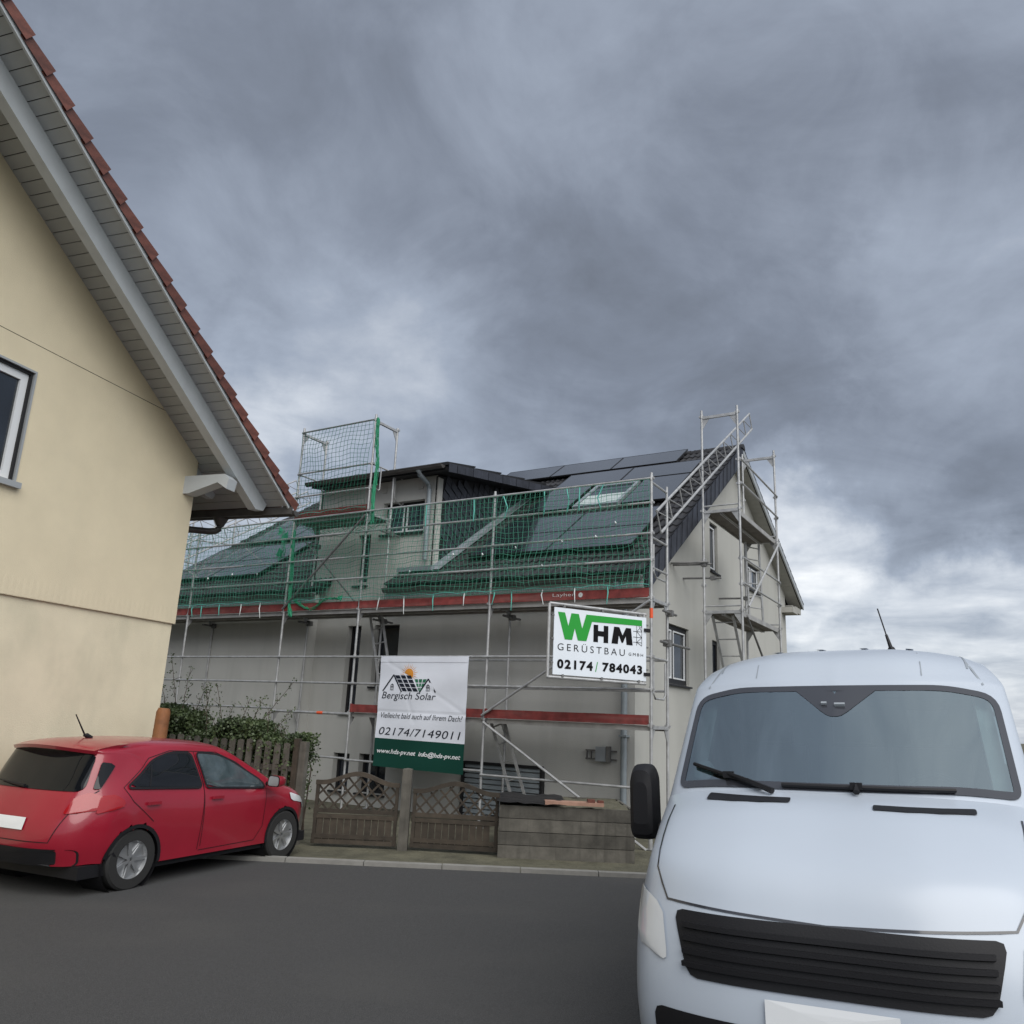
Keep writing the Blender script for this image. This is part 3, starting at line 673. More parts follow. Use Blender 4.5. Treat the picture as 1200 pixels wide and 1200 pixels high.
# ladders
def ladder(label, parent_loc, p0, p1, wv, n, mat=None, name='ladder', w_=.30):
    t_ = thing(name, label, 'ladder', P1, -AZ)
    p0, p1, wv = Vector(p0), Vector(p1), Vector(wv).normalized() * w_ / 2
    d = (p1 - p0)
    for s in (-1, 1):
        q = MB(); q.bar(p0 + wv * s, p1 + wv * s, .022, .05, wv); O('stile', q, mat or m_steel, t_)
    for k in range(n):
        c = p0.lerp(p1, (k + .6) / n); q = MB(); q.tube([c - wv, c + wv], .014, 6); O('rung', q, mat or m_steel, t_, True)
    return t_
ladder('aluminium ladder leaning up to the upper deck beside the white banner', 0, (-5.62, .55, D1 + .02), (-6.24, .60, D2 + .1), (1, 0, .2), 7)
ladder('aluminium ladder below the lower deck behind the curved lattice fence', 0, (-2.42, .5, G + .02), (-3.12, .5, D1 + .02), (1, 0, .35), 6, w_=.26)

# ---- gable scaffold tower
TA, TB_, ZT = -.11, 3.10, 3.85
tow = thing('scaffold_tower', 'tall narrow scaffold tower standing against the gable end with two dark decks', 'scaffold', P1, -AZ)
PT = {'A': (TA, TB_), 'B': (TA + .73, TB_), 'C': (TA + .73, TB_ + 3.07), 'D': (TA, TB_ + 3.07)}
for k, (x, y) in PT.items():
    standard(tow, x, y, G, ZT + 4.14, [ZT, ZT + .5, ZT + 1.0, ZT + 2, ZT + 2.5, ZT + 3.0, ZT + 4])
for y in (TB_, TB_ + 3.07):
    for z in (ZT - 2, ZT, ZT + 2, ZT + 4):
        q = MB(); q.box(TA + TR, TA + .73 - TR, y - .022, y + .022, z - .055, z)
        if z in (ZT, ZT + 2): q.tube([(TA, y, z + .09), (TA + .73, y, z + .09)], .016, 8)
        for x0, sg in ((TA + TR, 1), (TA + .73 - TR, -1)): q.prism([(x0, y - .006, z - .055), (x0 + sg * .14, y - .006, z - .055), (x0, y - .006, z - .27)], (0, .012, 0))
        O('transom', q, m_steel, tow)
for z in (ZT, ZT + 2):
    for x0 in (TA + .035, TA + .375):
        q = MB(); q.box(x0, x0 + .315, TB_ + .03, TB_ + 3.04, z - .012, z + .004); q.box(x0, x0 + .02, TB_ + .03, TB_ + 3.04, z - .085, z - .012); q.box(x0 + .295, x0 + .315, TB_ + .03, TB_ + 3.04, z - .085, z - .012)
        dk = O('deck_plank', q, m_alu, tow)
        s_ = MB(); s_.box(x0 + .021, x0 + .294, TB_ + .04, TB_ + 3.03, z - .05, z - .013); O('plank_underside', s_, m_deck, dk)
    for r_ in (.52, 1.02): rail(tow, (TA + .77, TB_, z + r_), (TA + .77, TB_ + 3.07, z + r_))
rail(tow, (TA + .79, TB_ + 3.02, ZT + 1.92), (TA + .79, TB_ + .25, ZT + .10), .024, 'brace')
rail(tow, (TA + .79, TB_ + .1, ZT - .1), (TA + .79, TB_ + 3.0, ZT - 1.9), .022, 'brace', m_steel_d)
for y, z in ((TB_, ZT + .92), (TB_ + .6, ZT + .75), (TB_ + 3.07, ZT + .7)):
    q = MB(); q.tube([(AW, y - .12, z), (TA + .16, y + .02, z)], .021, 8); q.box(TA - .05, TA + .05, y - .05, y + .05, z - .04, z + .04); O('wall_tie', q, m_steel_d, tow, True)
q = MB(); q.tube([(TA + .10, TB_ - .02, ZT + .96), (AW + .02, TB_ - .3, ZT + .92)], .022, 8); O('wall_tie', q, m_steel_d, tow, True)
ladder('short steel ladder hanging under the lower deck of the gable tower', 0, (TA + .28, TB_ + 1.55, ZT - 1.9), (TA + .28, TB_ + .25, ZT - .06), (1, 0, 0), 6, w_=.40)
ladder('steel ladder between the two decks of the gable tower', 0, (TA + .25, TB_ + 2.95, ZT + .02), (TA + .25, TB_ + 2.75, ZT + 1.9), (.55, 1, 0), 7, w_=.42)

# ---- safety nets: real cords, gently sagging between their ties
def net(name, label, a0, a1, z0, z1, step, r_, mat, y=-.05, seed=1, double=True, group=None, sagb=.03):
    rnd = random.Random(seed)
    t_ = thing(name, label, 'safety net', P1, -AZ, group)
    ph = [rnd.uniform(0, 6.28) for _ in range(8)]
    def wav(a, z): return (.022 * sin(a * 5.1 + ph[0] + z * 2) + .020 * sin(z * 7 + ph[1] + a * 1.7) + .010 * sin(a * 23 + z * 11), .045 * sin(a * 1.9 + ph[2]) + .04 * sin(z * 3.3 + ph[3]) * sin(a * 2.3) - .02, .022 * sin(a * 4.3 + ph[4] + z) + .018 * sin(a * 9.7 + z * 5 + ph[5]) - .02 * abs(sin(a * 1.02)))
    def pt(a, z):
        dx, dy, dz = wav(a, z); f = min(1, (z1 - z) * 3, 1) * min(1, (z - z0) * 6 + .15)
        return (a + dx * f, y + dy * f, z + dz * f)
    def layer(nm, st, rr, skew, mt):
        mb = MB(); n = int((a1 - a0) / st)
        for k in range(n + 1):
            a = a0 + (a1 - a0) * k / n
            mb.tube([pt(min(a1, max(a0, a + skew * (j / 9 - .5))), z0 + (z1 - z0) * j / 9) for j in range(10)], rr, 3, False)
        n = int((z1 - z0) / st); ns = max(8, int((a1 - a0) / .25))
        for k in range(n + 1):
            z = z0 + (z1 - z0) * k / n
            mb.tube([pt(a0 + (a1 - a0) * j / ns, z) for j in range(ns + 1)], rr, 3, False)
        return O(nm, mb, mt, t_, True, True)
    layer('net_cords', step, r_, 0, mat)
    if double: layer('net_underlayer', .052, .0015, .25, m_netd)
    ed = MB(); ns = int((a1 - a0) / .12)
    ed.tube([pt(a0 + (a1 - a0) * j / ns, z0 + .0) if False else (a0 + (a1 - a0) * j / ns, y - .01, z0 + .03 + .035 * abs(sin((a0 + (a1 - a0) * j / ns) * pi / .62))) for j in range(ns + 1)], .006, 5); O('border_rope', ed, m_tie, t_, True)
    return t_
n_run = net('safety_net', 'long green safety net hanging along the roof edge above the red toe boards', -14.3, -.02, D2 + .17, D3 - .02, .098, .0043, m_net, seed=3)
n_tow = net('safety_net', 'dark green safety net on the raised scaffold bay above the dormer', -8.2, -6.16, D3 + .05, DT, .098, .0046, m_netd, seed=5, double=False)
# ties, some loose ends hanging below the toe board
rnd = random.Random(11)
for a in [-.75, -1.35, -1.97, -2.6, -2.95, -3.6, -4.3, -5.0, -5.6, -8.9, -9.5, -10.2, -10.8, -11.1, -11.9, -12.5]:
    q = MB(); zt, zl = D2 + .20 + rnd.uniform(0, .04), D2 - rnd.uniform(.02, .14)
    x = a
    pts_ = [(x, -.045, zt), (x + rnd.uniform(-.02, .02), -.06, (zt + zl) / 2 + .04), (x + rnd.uniform(-.05, .04), -.05, zl)]
    q.tube(pts_, [.010, .013, .006], 5); O('net_tie', q, m_tie if rnd.random() < .65 else m_tiew, n_run, True)
for a, dx in ((-.85, -.10), (-1.3, .0), (-2.0, .02), (-2.85, .10), (-3.5, .02), (-4.6, .0), (-1.55, .05)):
    q = MB(); z1_ = D3 - .03; q.tube([(a, -.055, z1_), (a + dx, -.062, z1_ - .22), (a + dx * .4, -.055, z1_ - .42)], [.012, .014, .009], 5); O('net_tie', q, m_tie, n_run, True)
for a_, z_ in ((-3.9, 4.62), (-3.25, 4.58), (-2.55, 4.66), (-1.62, 4.70), (-.98, 4.74), (-.62, 4.95), (-4.9, 4.35), (-9.1, 4.52), (-9.9, 4.55), (-10.7, 4.5), (-2.0, 4.3)):
    q = MB(); q.tube([(a_, -.06, z_), (a_ + .02, -.075, z_ - .035), (a_ - .005, -.07, z_ - .075)], [.010, .017, .008], 6); O('net_clip', q, m_tiew, n_run, True)
def bundle(par, pts_, spread, n, seed, r_=(.004, .009)):
    rnd = random.Random(seed); mb = MB()
    for k in range(n):
        ph, ph2 = rnd.uniform(0, 6.28), rnd.uniform(.6, 2.6); m_ = 14; pp = []
        for j in range(m_ + 1):
            f = j / m_; c = Vector(catmull(pts_, f * (len(pts_) - 1))); s_ = spread * (.55 + .45 * sin(f * 9 + ph)) 
            pp.append(c + Vector((s_ * cos(ph + ph2 * 6 * f), s_ * sin(ph + ph2 * 6 * f) * .8, rnd.uniform(-.03, .03))))
        mb.tube(pp, rnd.uniform(*r_), 4, False)
    # crumpled folds of net between the cords
    for k in range(n):
        f = rnd.random(); c = Vector(catmull(pts_, f * (len(pts_) - 1))); a_ = rnd.uniform(0, 6.28); s_ = spread * rnd.uniform(.6, 1.3)
        e1 = Vector((cos(a_), sin(a_), rnd.uniform(-.5, .5))) * s_; e2 = Vector((rnd.uniform(-.3, .3), rnd.uniform(-.3, .3), 1)) * s_ * 1.6
        mb.add([c, c + e1, c + e1 * .8 + e2, c + e2 * .7], [(0, 1, 2), (0, 2, 3)])
    return O('net_bundle', mb, m_bundle, par, False, True)
bundle(n_tow, [(-6.08, -.02, DT + .02), (-6.06, 0, DT - .5), (-6.02, .03, D3 + 1.0), (-6.05, .02, D3 + .35), (-6.0, 0, D3 - .25)], .045, 26, 2)
bundle(n_run, [(-8.14, -.03, D3 - .25), (-8.16, 0, D2 + 1.2), (-8.12, .02, D2 + .6), (-8.05, -.03, D2 + .15), (-7.95, -.05, D2 - .1)], .045, 26, 4)
bundle(n_run, [(-7.9, -.05, D2 + .22), (-7.4, -.06, D2 + .02), (-7.0, -.06, D2 + .22), (-6.6, -.05, D2 + .2)], .05, 9, 6, (.003, .006))
bundle(n_run, [(-8.9, .3, D2 + 1.9), (-8.75, .3, D2 + 1.5), (-8.8, .25, D2 + 1.2)], .09, 10, 8, (.003, .006))
q = MB()
for k in range(14):
    xs = -8.1 + 1.85 * k / 13
    q.tube([(xs, .02 + .68 * j / 8, D3 - .10 - .20 * sin(pi * j / 8) * (abs(sin(pi * k / 13)) ** .6 + .1)) for j in range(9)], .004, 3, False)
for j in range(6):
    q.tube([(-8.1 + 1.85 * k / 13, .02 + .68 * j / 5, D3 - .10 - .22 * sin(pi * j / 5) * (abs(sin(pi * k / 13)) ** .6 + .1) - .02) for k in range(14)], .004, 3, False)
O('net_under_deck', q, m_bundle, n_tow, True, True)
# ================================================================== COMPANY SIGN ON THE CORNER STANDARD
SA = Vector((.6342, 12.1372, 0)); SROT = rad(28)
sign = thing('company_sign', 'white scaffolding company sign in a steel frame clamped to the corner pole', 'sign', SA, SROT)
q = MB(); q.box(.075, 1.79, -.006, .006, 2.325, 3.318); pan = O('sheet', q, m_signw, sign)
q = MB()
for z in (2.285, 3.372): q.tube([(.0, .02, z), (1.80, .02, z)], .024, 8)
for x in (.0, 1.76): q.tube([(x, .02, 2.285), (x, .02, 3.372)], .024, 8)
O('frame', q, m_steel, sign, True)
q = MB()
for x in (.25, .95, 1.65):
    for z in (2.315, 3.345): q.box(x - .018, x + .018, -.012, .03, z - .02, z + .02)
for z in (2.5, 2.85, 3.2):
    q.box(.03, .075, -.012, .02, z - .012, z + .012); q.box(1.79, 1.83, -.012, .02, z - .012, z + .012)
O('clip', q, m_steel_d, sign)
for z in (2.43, 3.12):
    q = MB(); q.box(1.74, 1.90, -.03, .06, z - .025, z + .025); O('clamp', q, m_plast, sign)
PS = lambda s, t_: (s, -.0105, 2.284 + t_)
def poly(name, pts, P, mat, par, ext=(0, .002, 0)):
    q = MB(); q.prism([P(*p) for p in pts], ext); return O(name, q, mat, par)
lw = poly('green_letter', [(.135, .968), (.259, .968), (.325, .77), (.374, .968), (.507, .968), (.574, .752), (.646, .974), (1.704, .984), (1.704, .893), (.750, .872), (.654, .571), (.501, .568), (.440, .743), (.398, .568), (.267, .567)], PS, m_signg, pan)
poly('letter', [(.782, .572), (.782, .834), (.866, .834), (.866, .745), (.97, .745), (.97, .834), (1.056, .834), (1.056, .572), (.97, .572), (.97, .665), (.866, .665), (.866, .572)], PS, m_black, pan)
poly('letter', [(1.118, .576), (1.165, .838), (1.262, .838), (1.327, .715), (1.392, .838), (1.488, .838), (1.522, .576), (1.405, .576), (1.388, .71), (1.337, .60), (1.310, .60), (1.255, .71), (1.238, .576)], PS, m_black, pan)
text('lettering', 'GERÜSTBAU', PS, None, .145, .400, 1.226, .125, m_black, pan, spacing=1.45, bold=-.006)
text('lettering', 'GMBH', PS, None, 1.446, .415, .28, .045, m_black, pan, spacing=1.5)
text('lettering', '02174', PS, None, .145, .130, .635, .140, m_black, pan, spacing=1.25, bold=.045)
text('lettering', '784043', PS, None, .955, .135, .755, .140, m_black, pan, spacing=1.2, bold=.045)
poly('slash', [(.826, .125), (.840, .125), (.872, .272), (.858, .272)], PS, m_signg, pan)
def strokes(name, segs, P, wd, mat, par):
    q = MB()
    for a, b in segs:
        d = Vector((b[0] - a[0], b[1] - a[1])); n_ = Vector((-d.y, d.x)).normalized() * wd / 2
        q.prism([P(a[0] + n_.x, a[1] + n_.y), P(b[0] + n_.x, b[1] + n_.y), P(b[0] - n_.x, b[1] - n_.y), P(a[0] - n_.x, a[1] - n_.y)], (0, .0015 + .0003 * random.random(), 0))
    return O(name, q, mat, par)
strokes('scaffold_drawing', [((1.60, .58), (1.60, .89)), ((1.70, .58), (1.70, .89)), ((1.53, .80), (1.70, .80)), ((1.53, .71), (1.70, .71)), ((1.53, .63), (1.70, .63)), ((1.60, .80), (1.70, .89)), ((1.60, .80), (1.70, .71)), ((1.60, .63), (1.70, .71)), ((1.60, .63), (1.70, .58)), ((1.70, .80), (1.64, .89))], PS, .006, m_black, pan)

# ================================================================== BANNER ON THE GUARD RAILS
ban = thing('banner', 'white and dark green solar advertising banner hung on the scaffold rails above the lattice fence', 'banner', P1, -AZ)
B0, BZ = -5.385, .72
def fold(s, t_):
    return -.10 + .010 * sin(s * 4.2 + t_ * 1.3) * (1 - .3 * t_ / 2) + .006 * sin(t_ * 9 - s * 2) + .006 * math.exp(-((s - .75 + .45 * (t_ - 1.1)) / .03) ** 2) * (1 if .8 < t_ < 1.3 else .25) + .008 * math.exp(-((t_ - .98) / .02) ** 2) + .005 * math.exp(-((s * .5 + t_ - 1.98) / .035) ** 2)
def PBo(off): return lambda s, t_: (B0 + s, fold(s, t_) - off, BZ + t_ - .012 * s * (1 - t_ / 2))
PB = PBo(.0045)
nx, nz_ = 60, 64
G_ = [[Vector(PBo(0)(2.0 * i / nx, .50 + 1.49 * j / nz_)) for i in range(nx + 1)] for j in range(nz_ + 1)]
q = MB(); q.grid(G_); clo = O('cloth', q, m_bann, ban, True)
G_ = [[Vector(PBo(0)(2.0 * i / nx, 0 + .50 * j / 24)) for i in range(nx + 1)] for j in range(25)]
q = MB(); q.grid(G_); O('lower_band', q, m_banng, ban, True)
q = MB(); q.grid([[Vector(PBo(.006)(2.0 * i / nx, tt)) for i in range(nx + 1)] for tt in (1.885, 1.89, 1.985, 1.99)]); O('hem', q, m_bann, ban, True)
q = MB(); q.tube([(B0 - .05, -.05, BZ + 1.99), (B0 + 2.03, -.05, BZ + 1.99)], .02, 8); O('top_rail', q, m_steel, ban, True)
text('lettering', 'Bergisch Solar', PB, None, .09, 1.175, 1.235, .165, m_banp, clo, shear=.22)
text('lettering', 'Vielleicht bald auch auf Ihrem Dach?', PB, None, .09, .868, 1.85, .095, m_banp, clo, shear=.25)
text('lettering', '02174/7149011', PB, None, .085, .565, 1.825, .135, m_banp, clo, shear=.20, spacing=1.05)
text('lettering', 'www.hds-pv.net', PB, None, .07, .215, .90, .105, m_banpw, clo, shear=.22, bold=.02)
text('lettering', 'info@hds-pv.net', PB, None, 1.035, .215, .90, .105, m_banpw, clo, shear=.22, bold=.02)
def pquad(name, pts, mat, ext=0):
    q = MB(); q.add([PB(*p) for p in pts], [tuple(range(len(pts)))]); return O(name, q, mat, clo)
def lerp2(a, b, k): return (a[0] + (b[0] - a[0]) * k, a[1] + (b[1] - a[1]) * k)
def cells(c, nu, nv, gap, mat):     # rows of little solar cells in a parallelogram c = TL,TR,BR,BL
    q = MB()
    for i in range(nu):
        for j in range(nv):
            pp = []
            for (u_, v_) in ((i + gap, j + gap), (i + 1 - gap, j + gap), (i + 1 - gap, j + 1 - gap), (i + gap, j + 1 - gap)):
                pp.append(PB(*lerp2(lerp2(c[0], c[1], u_ / nu), lerp2(c[3], c[2], u_ / nu), v_ / nv)))
            q.add(pp, [(0, 1, 2, 3)])
    return O('printed_cells', q, mat, clo)
cells([(.345, 1.65), (.745, 1.65), (.945, 1.35), (.575, 1.35)], 3, 4, .09, m_banp)
cells([(.81, 1.585), (1.125, 1.59), (.975, 1.355), (.955, 1.355)], 3, 3, .12, m_bangreen)
def pstroke(segs, wd, mat):
    q = MB()
    for a, b in segs:
        d = Vector((b[0] - a[0], b[1] - a[1])); n_ = Vector((-d.y, d.x)).normalized() * wd / 2
        q.add([PB(a[0] + n_.x, a[1] + n_.y), PB(b[0] + n_.x, b[1] + n_.y), PB(b[0] - n_.x, b[1] - n_.y), PB(a[0] - n_.x, a[1] - n_.y)], [(0, 1, 2, 3)])
    return O('printed_outline', q, mat, clo)
pstroke([((.10, 1.35), (.335, 1.65)), ((.335, 1.65), (.555, 1.34)), ((.965, 1.345), (1.14, 1.585)), ((1.14, 1.585), (1.31, 1.35))], .028, m_banp)
for x0 in (.275, 1.10):
    pstroke([((x0, 1.375), (x0 + .085, 1.375)), ((x0 + .01, 1.39), (x0 + .01, 1.46)), ((x0 + .075, 1.39), (x0 + .075, 1.46)), ((x0 + .043, 1.39), (x0 + .043, 1.48)), ((x0 + .01, 1.43), (x0 + .075, 1.43)), ((x0 + .01, 1.46), (x0 + .043, 1.485)), ((x0 + .043, 1.485), (x0 + .075, 1.46))], .012, m_banp)
q = MB(); cS = (.69, 1.665)
q.add([PB(cS[0] + .105 * cos(rad(x)), cS[1] + .105 * sin(rad(x))) for x in range(-35, 186, 17)], [tuple(range(14))] if False else [tuple(range(len(range(-35, 186, 17))))])
for k in range(16):
    an = rad(-30 + 210 * k / 15); r1 = .185 + .03 * (k % 2)
    q.add([PB(cS[0] + .115 * cos(an - .05), cS[1] + .115 * sin(an - .05)), PB(cS[0] + r1 * cos(an), cS[1] + r1 * sin(an)), PB(cS[0] + .115 * cos(an + .05), cS[1] + .115 * sin(an + .05))], [(0, 1, 2)])
O('printed_sun', q, m_sunp, clo)

# ================================================================== BEIGE NEIGHBOUR HOUSE (local x = out of the gable, y = along it away from us)
KX = Vector((-4.686, 11.575, 0))
bh = thing('house', 'beige rendered house with grey timber eaves and red brown roof tiles at the left edge', 'house', KX, rad(-19))
SO = math.tan(rad(32.33)); Z0 = 5.15
def zs(y): return Z0 - SO * y
YR = -5.2
hpb = [(SO, 1, Z0 + .05), (-SO, 1, Z0 + .05 - SO * 2 * YR)]
win = (-4.35, 4.0, -2.86, 5.34)
Pw = lambda x: (lambda s, t_: (x, s, t_))
w = MB(); wall(w, Pw(0), (-10.4, 2.972, 0, 5.655), [win], .16, (-1, 0, 0), hpb); w.box(-.03, 0, -10.4, -.0, 5.635, 5.655) if False else None
O('upper_wall', w, m_beige, bh)
w = MB(); wall(w, Pw(0), (-10.4, 5.663, 0, 9), [], .1, (-1, 0, 0), hpb); O('gable_wall', w, m_beige, bh)
w = MB(); wall(w, Pw(-.028), (-10.4, G - .1, -.028, 2.75), [], .1, (-1, 0, 0)); O('lower_wall', w, m_beige_low, bh)
w = MB(); w.box(-9.5, -.20, -10.4, -.05, G - .1, 5.0); w.prism([(-.20, -10.35, 5.001), (-.20, -.06, 5.001), (-.20, -.06, 5.12), (-.20, YR, zs(YR) - .05), (-.20, -10.35, 5.12)], (-9.2, 0, 0)); O('wall_core', w, m_groove, bh)
for x0, x1, z0, z1 in ((-9.6, 0, 2.76, 5.2), (-9.6, -.028, G - .1, 2.75)):
    w = MB(); w.box(x0, x1 - .002, -.05, 0 if z0 > 2 else -.028, z0, z1); O('side_wall', w, m_beige if z0 > 2 else m_beige_low, bh)
w = MB()       # ribbed plaster band above the lower joint
n = 240; rows = [[], []]
for k in range(n + 1):
    y = -10.4 + 10.4 * k / n
    rows[0].append((.004 + .0013 * (k % 2), y, 2.758)); rows[1].append((.004 + .0013 * (k % 2), y, 2.972))
w.grid(rows); w.box(-.05, .003, -10.4, 0, 2.752, 2.758); O('ribbed_band', w, m_beige, bh)
# window with casing, sash and sill
Pb = lambda s, t_: (0, s, t_)
f = MB()
for a, b, c, d_ in ((-4.35, 5.315, -2.86, 5.34), (-2.885, 4.0, -2.86, 5.315), (-4.35, 4.0, -4.305, 5.30)): f.box(-.13, .012, a, c, b, d_)
cas = O('window_casing', f, m_sillmetal, bh)
f = MB(); f.box(-.10, -.02, -2.915, -2.886, 4.0, 5.314); f.box(-.10, -.02, -4.3, -2.915, 5.285, 5.314); O('guide_rail', f, m_anth, cas)
wf = window(bh, Pb, (-1, 0, 0), -4.30, 4.0, -2.916, 5.284, .11, mull=(-3.6,), fr=.09, mat=m_white, sill=False)
f = MB(); f.box(-.14, .06, -4.4, -2.82, 3.955, 3.998); f.box(-.02, .06, -4.4, -2.82, 3.93, 3.955); O('window_sill', f, m_sillmetal, bh)
# soffit boards of the gable overhang
dn = Vector((0, 1, -SO)).normalized(); nn = Vector((0, SO, 1)).normalized()
def sp(x, y, off=0): return Vector((x, y, zs(y))) + nn * off
k = 0; y = .80
while y > YR + .1:
    y1 = y - .128
    q = MB(); q.prism([sp(.0 if y1 < 0 else -9.6, y1 + .008), sp(1.07, y1 + .008), sp(1.07, y), sp(.0 if y1 < 0 else -9.6, y)], nn * .02)
    O('soffit_board', q, m_soffit, bh); y = y1
w = MB(); w.prism([sp(-9.6, .82, .021), sp(1.07, .82, .021), sp(1.07, YR, .021), sp(-9.6, YR, .021)], nn * .06)
w.prism([(1.07, YR, zs(YR) + .1), (1.07, 2 * YR - 1.0, Z0 - SO * 1.0 + .02), (1.07, 2 * YR - 1.0, Z0 - SO * 1.0 + .09), (1.07, YR, zs(YR) + .17)], (-10.6, 0, 0)); O('roof_deck', w, m_groove, bh)
w = MB(); w.prism([sp(1.072, .82, -.03), sp(1.072, .82, .075), sp(1.072, YR, .075), sp(1.072, YR, -.03)], (.03, 0, 0)); O('verge_board', w, m_beam, bh)
# barge rafter and rafter tails
def rafter(x0, x1, ya, yb, dep, name='rafter', mat=m_beam):
    q = MB(); q.prism([sp(x0, ya, -.001), sp(x0, yb, -.001), sp(x0, yb, -dep * .55), sp(x0, yb - .12, -dep), sp(x0, ya, -dep)], (x1 - x0, 0, 0)); return O(name, q, mat, bh)
rafter(.59, .73, YR, .76, .25, 'barge_rafter')
for x in (-.12, -1.0, -1.9, -2.8): rafter(x - .05, x + .05, -.01, .55, .17)
# purlin with a shaped end
q = MB(); pr = [(-.6, 4.865), (.68, 4.865), (.77, 4.79), (.74, 4.645), (.58, 4.745), (.46, 4.71), (.10, 4.605), (-.6, 4.605)]
q.prism([(x, -.23, z) for x, z in pr], (0, .19, 0)); O('purlin', q, m_beam, bh)
# verge tiles in overlapping courses, the rest of the roof behind them
tm2 = tile_mesh(.28, .42, 'roof_tile', m_redtile, .04); tm2_me = None
vt = MB(); vt.grid([[(.004, 0, -.11), (.004, 0, .05), (-.02, 0, .072), (-.10, 0, .08), (-.27, 0, .035)], [(-.022, .40, -.12), (-.022, .40, .008), (-.04, .40, .028), (-.12, .40, .035), (-.27, .40, -.006)]]); vt.add([(.004, 0, -.11), (.004, 0, .05), (-.02, 0, .072), (-.10, 0, .08), (-.27, 0, .035), (-.27, 0, -.02), (-.03, 0, .01), (-.03, 0, -.11)], [(0, 1, 2, 3, 4, 5, 6, 7)])
vt_me = vt.mesh('verge_tile', m_redtile, True)
ang = math.atan(SO); ns = int((.85 - YR) / cos(ang) / .345)
Rt = Matrix.Rotation(pi, 3, 'Z') @ Matrix.Rotation(ang, 3, 'X')
rest = MB()
for j in range(ns + 1):
    y = .91 - j * .345 * cos(ang)
    mm = Matrix.Rotation(ang, 3, 'X') @ Matrix.Scale(-1, 3, (0, 1, 0)) 
    me_ = vt_me
    o_ = link('verge_tile', me_, bh, sp(1.135, y, .14 + .012), None)
    # the tile runs up the slope: local y -> uphill (-y world), keep x
    up_ = Vector((0, -cos(ang), sin(ang))); xx = Vector((1, 0, 0)); zz2 = xx.cross(up_)
    if zz2.z < 0: zz2 = -zz2
    o_.matrix_local = Matrix(((1, up_.x, zz2.x, 1.135), (0, up_.y, zz2.y, sp(1.135, y, .12).y), (0, up_.z, zz2.z, sp(1.135, y, .12).z), (0, 0, 0, 1)))
    for i in range(36):
        rest.add([sp(.84 - i * .28, y, .10) + Vector((-q_[0], 0, 0)) * 1 + up_ * q_[1] + zz2 * q_[2] for q_ in tm2.v], tm2.f)
O('roof_tiles', rest, m_redtile, bh, True, True)
# gutter and swan-neck downpipe
q = MB(); gy, gz = .92, 4.585; prof = [(gy + .078 * cos(x), gz + .078 * sin(x)) for x in [pi + pi * k / 8 for k in range(9)]]
q.grid([[(x, p[0], p[1]) for p in prof] for x in (-9.6, 1.16)]); q.prism([(1.16, p[0], p[1]) for p in prof], (.008, 0, 0)); q.tube([(-9.6, gy + .08, gz), (1.16, gy + .08, gz)], .013, 6); q.box(-9.6, 1.14, gy - .11, gy - .07, gz - .06, gz + .05)
O('gutter', q, m_zinc, bh, True)
q = MB(); q.tube([(-.21, gy, gz - .06), (-.21, gy, gz - .10), (-.21, gy, gz - .18), (-.215, gy - .01, gz - .23), (-.25, gy - .04, gz - .27), (-.34, gy - .10, gz - .285), (-.75, .45, gz - .30), (-.88, .20, gz - .36), (-.9, .10, gz - .5), (-.9, .10, G)], [.12, .10, .06, .055, .052, .052, .052, .052, .052, .052], 12); O('downpipe', q, m_zinc, bh, True)

# ================================================================== FENCES, HEDGE, BED
def wpix(px, py, z):      # a point of the place seen at that spot of the photograph, at height z
    d_ = pixdir(px, py); k = (z - H) / d_.z; return Vector((d_.x * k, d_.y * k, z))
pf = thing('picket_fence', 'weathered grey picket fence with a hedge pushing through it behind the red car', 'fence', (0, 0, 0))
FA, FBp = Vector((-5.4, 12.75, 0)), Vector((-2.93, 12.05, 0)); fd = (FBp - FA).normalized(); fn = Vector((fd.y, -fd.x, 0)); FL = (FBp - FA).length
k = 0; s = .03
while s < FL - .05:
    top = 1.22 + random.uniform(-.02, .02) - .03 * s / FL; tl = random.uniform(-.012, .012); wd = .092
    a = FA + fd * s; hd = random.uniform(.0, .02)
    q = MB(); e1 = fd * wd; 
    p = [a + Vector((0, 0, G)), a + e1 + Vector((0, 0, G)), a + e1 + fd * tl + Vector((0, 0, top - hd)), a + e1 * .5 + fd * tl + Vector((0, 0, top + .012)), a + fd * tl + Vector((0, 0, top))]
    q.prism(p, fn * .022); O('picket', q, m_wood, pf); s += .148
for z in (.15, .85):
    q = MB(); q.bar(FA + Vector((0, 0, z)) - fn * .025, FBp + Vector((0, 0, z)) - fn * .025, .04, .08); O('rail', q, m_wood, pf)
q = MB(); q.bar(FBp + fd * .04 + Vector((0, 0, G)), FBp + fd * .04 + Vector((0, 0, 1.26)), .075, .09, fn); O('post', q, m_woodb, pf)
q = MB(); q.bar(FBp + fd * .14 + Vector((0, .05, G)), FBp + fd * .14 + Vector((0, .05, 1.22)), .10, .10, fn); O('post', q, m_wood, pf)
for a_ in (-5.3, -4.95):
    pass
wp = thing('wooden_post', 'thick orange brown wooden post at the corner of the beige house', 'post', (0, 0, 0))
q = MB(); b_ = wpix(190, 845, 1.42); b_ = b_ * 1.0
bx, by = b_.x, b_.y
k_ = 10.9 / by; bx, by = bx * k_, 10.9
q.tube([(bx - .03, by, G), (bx, by, 1.55), (bx + .003, by, 1.60)], [.095, .088, .070], 14); O('shaft', q, m_post, wp, True)
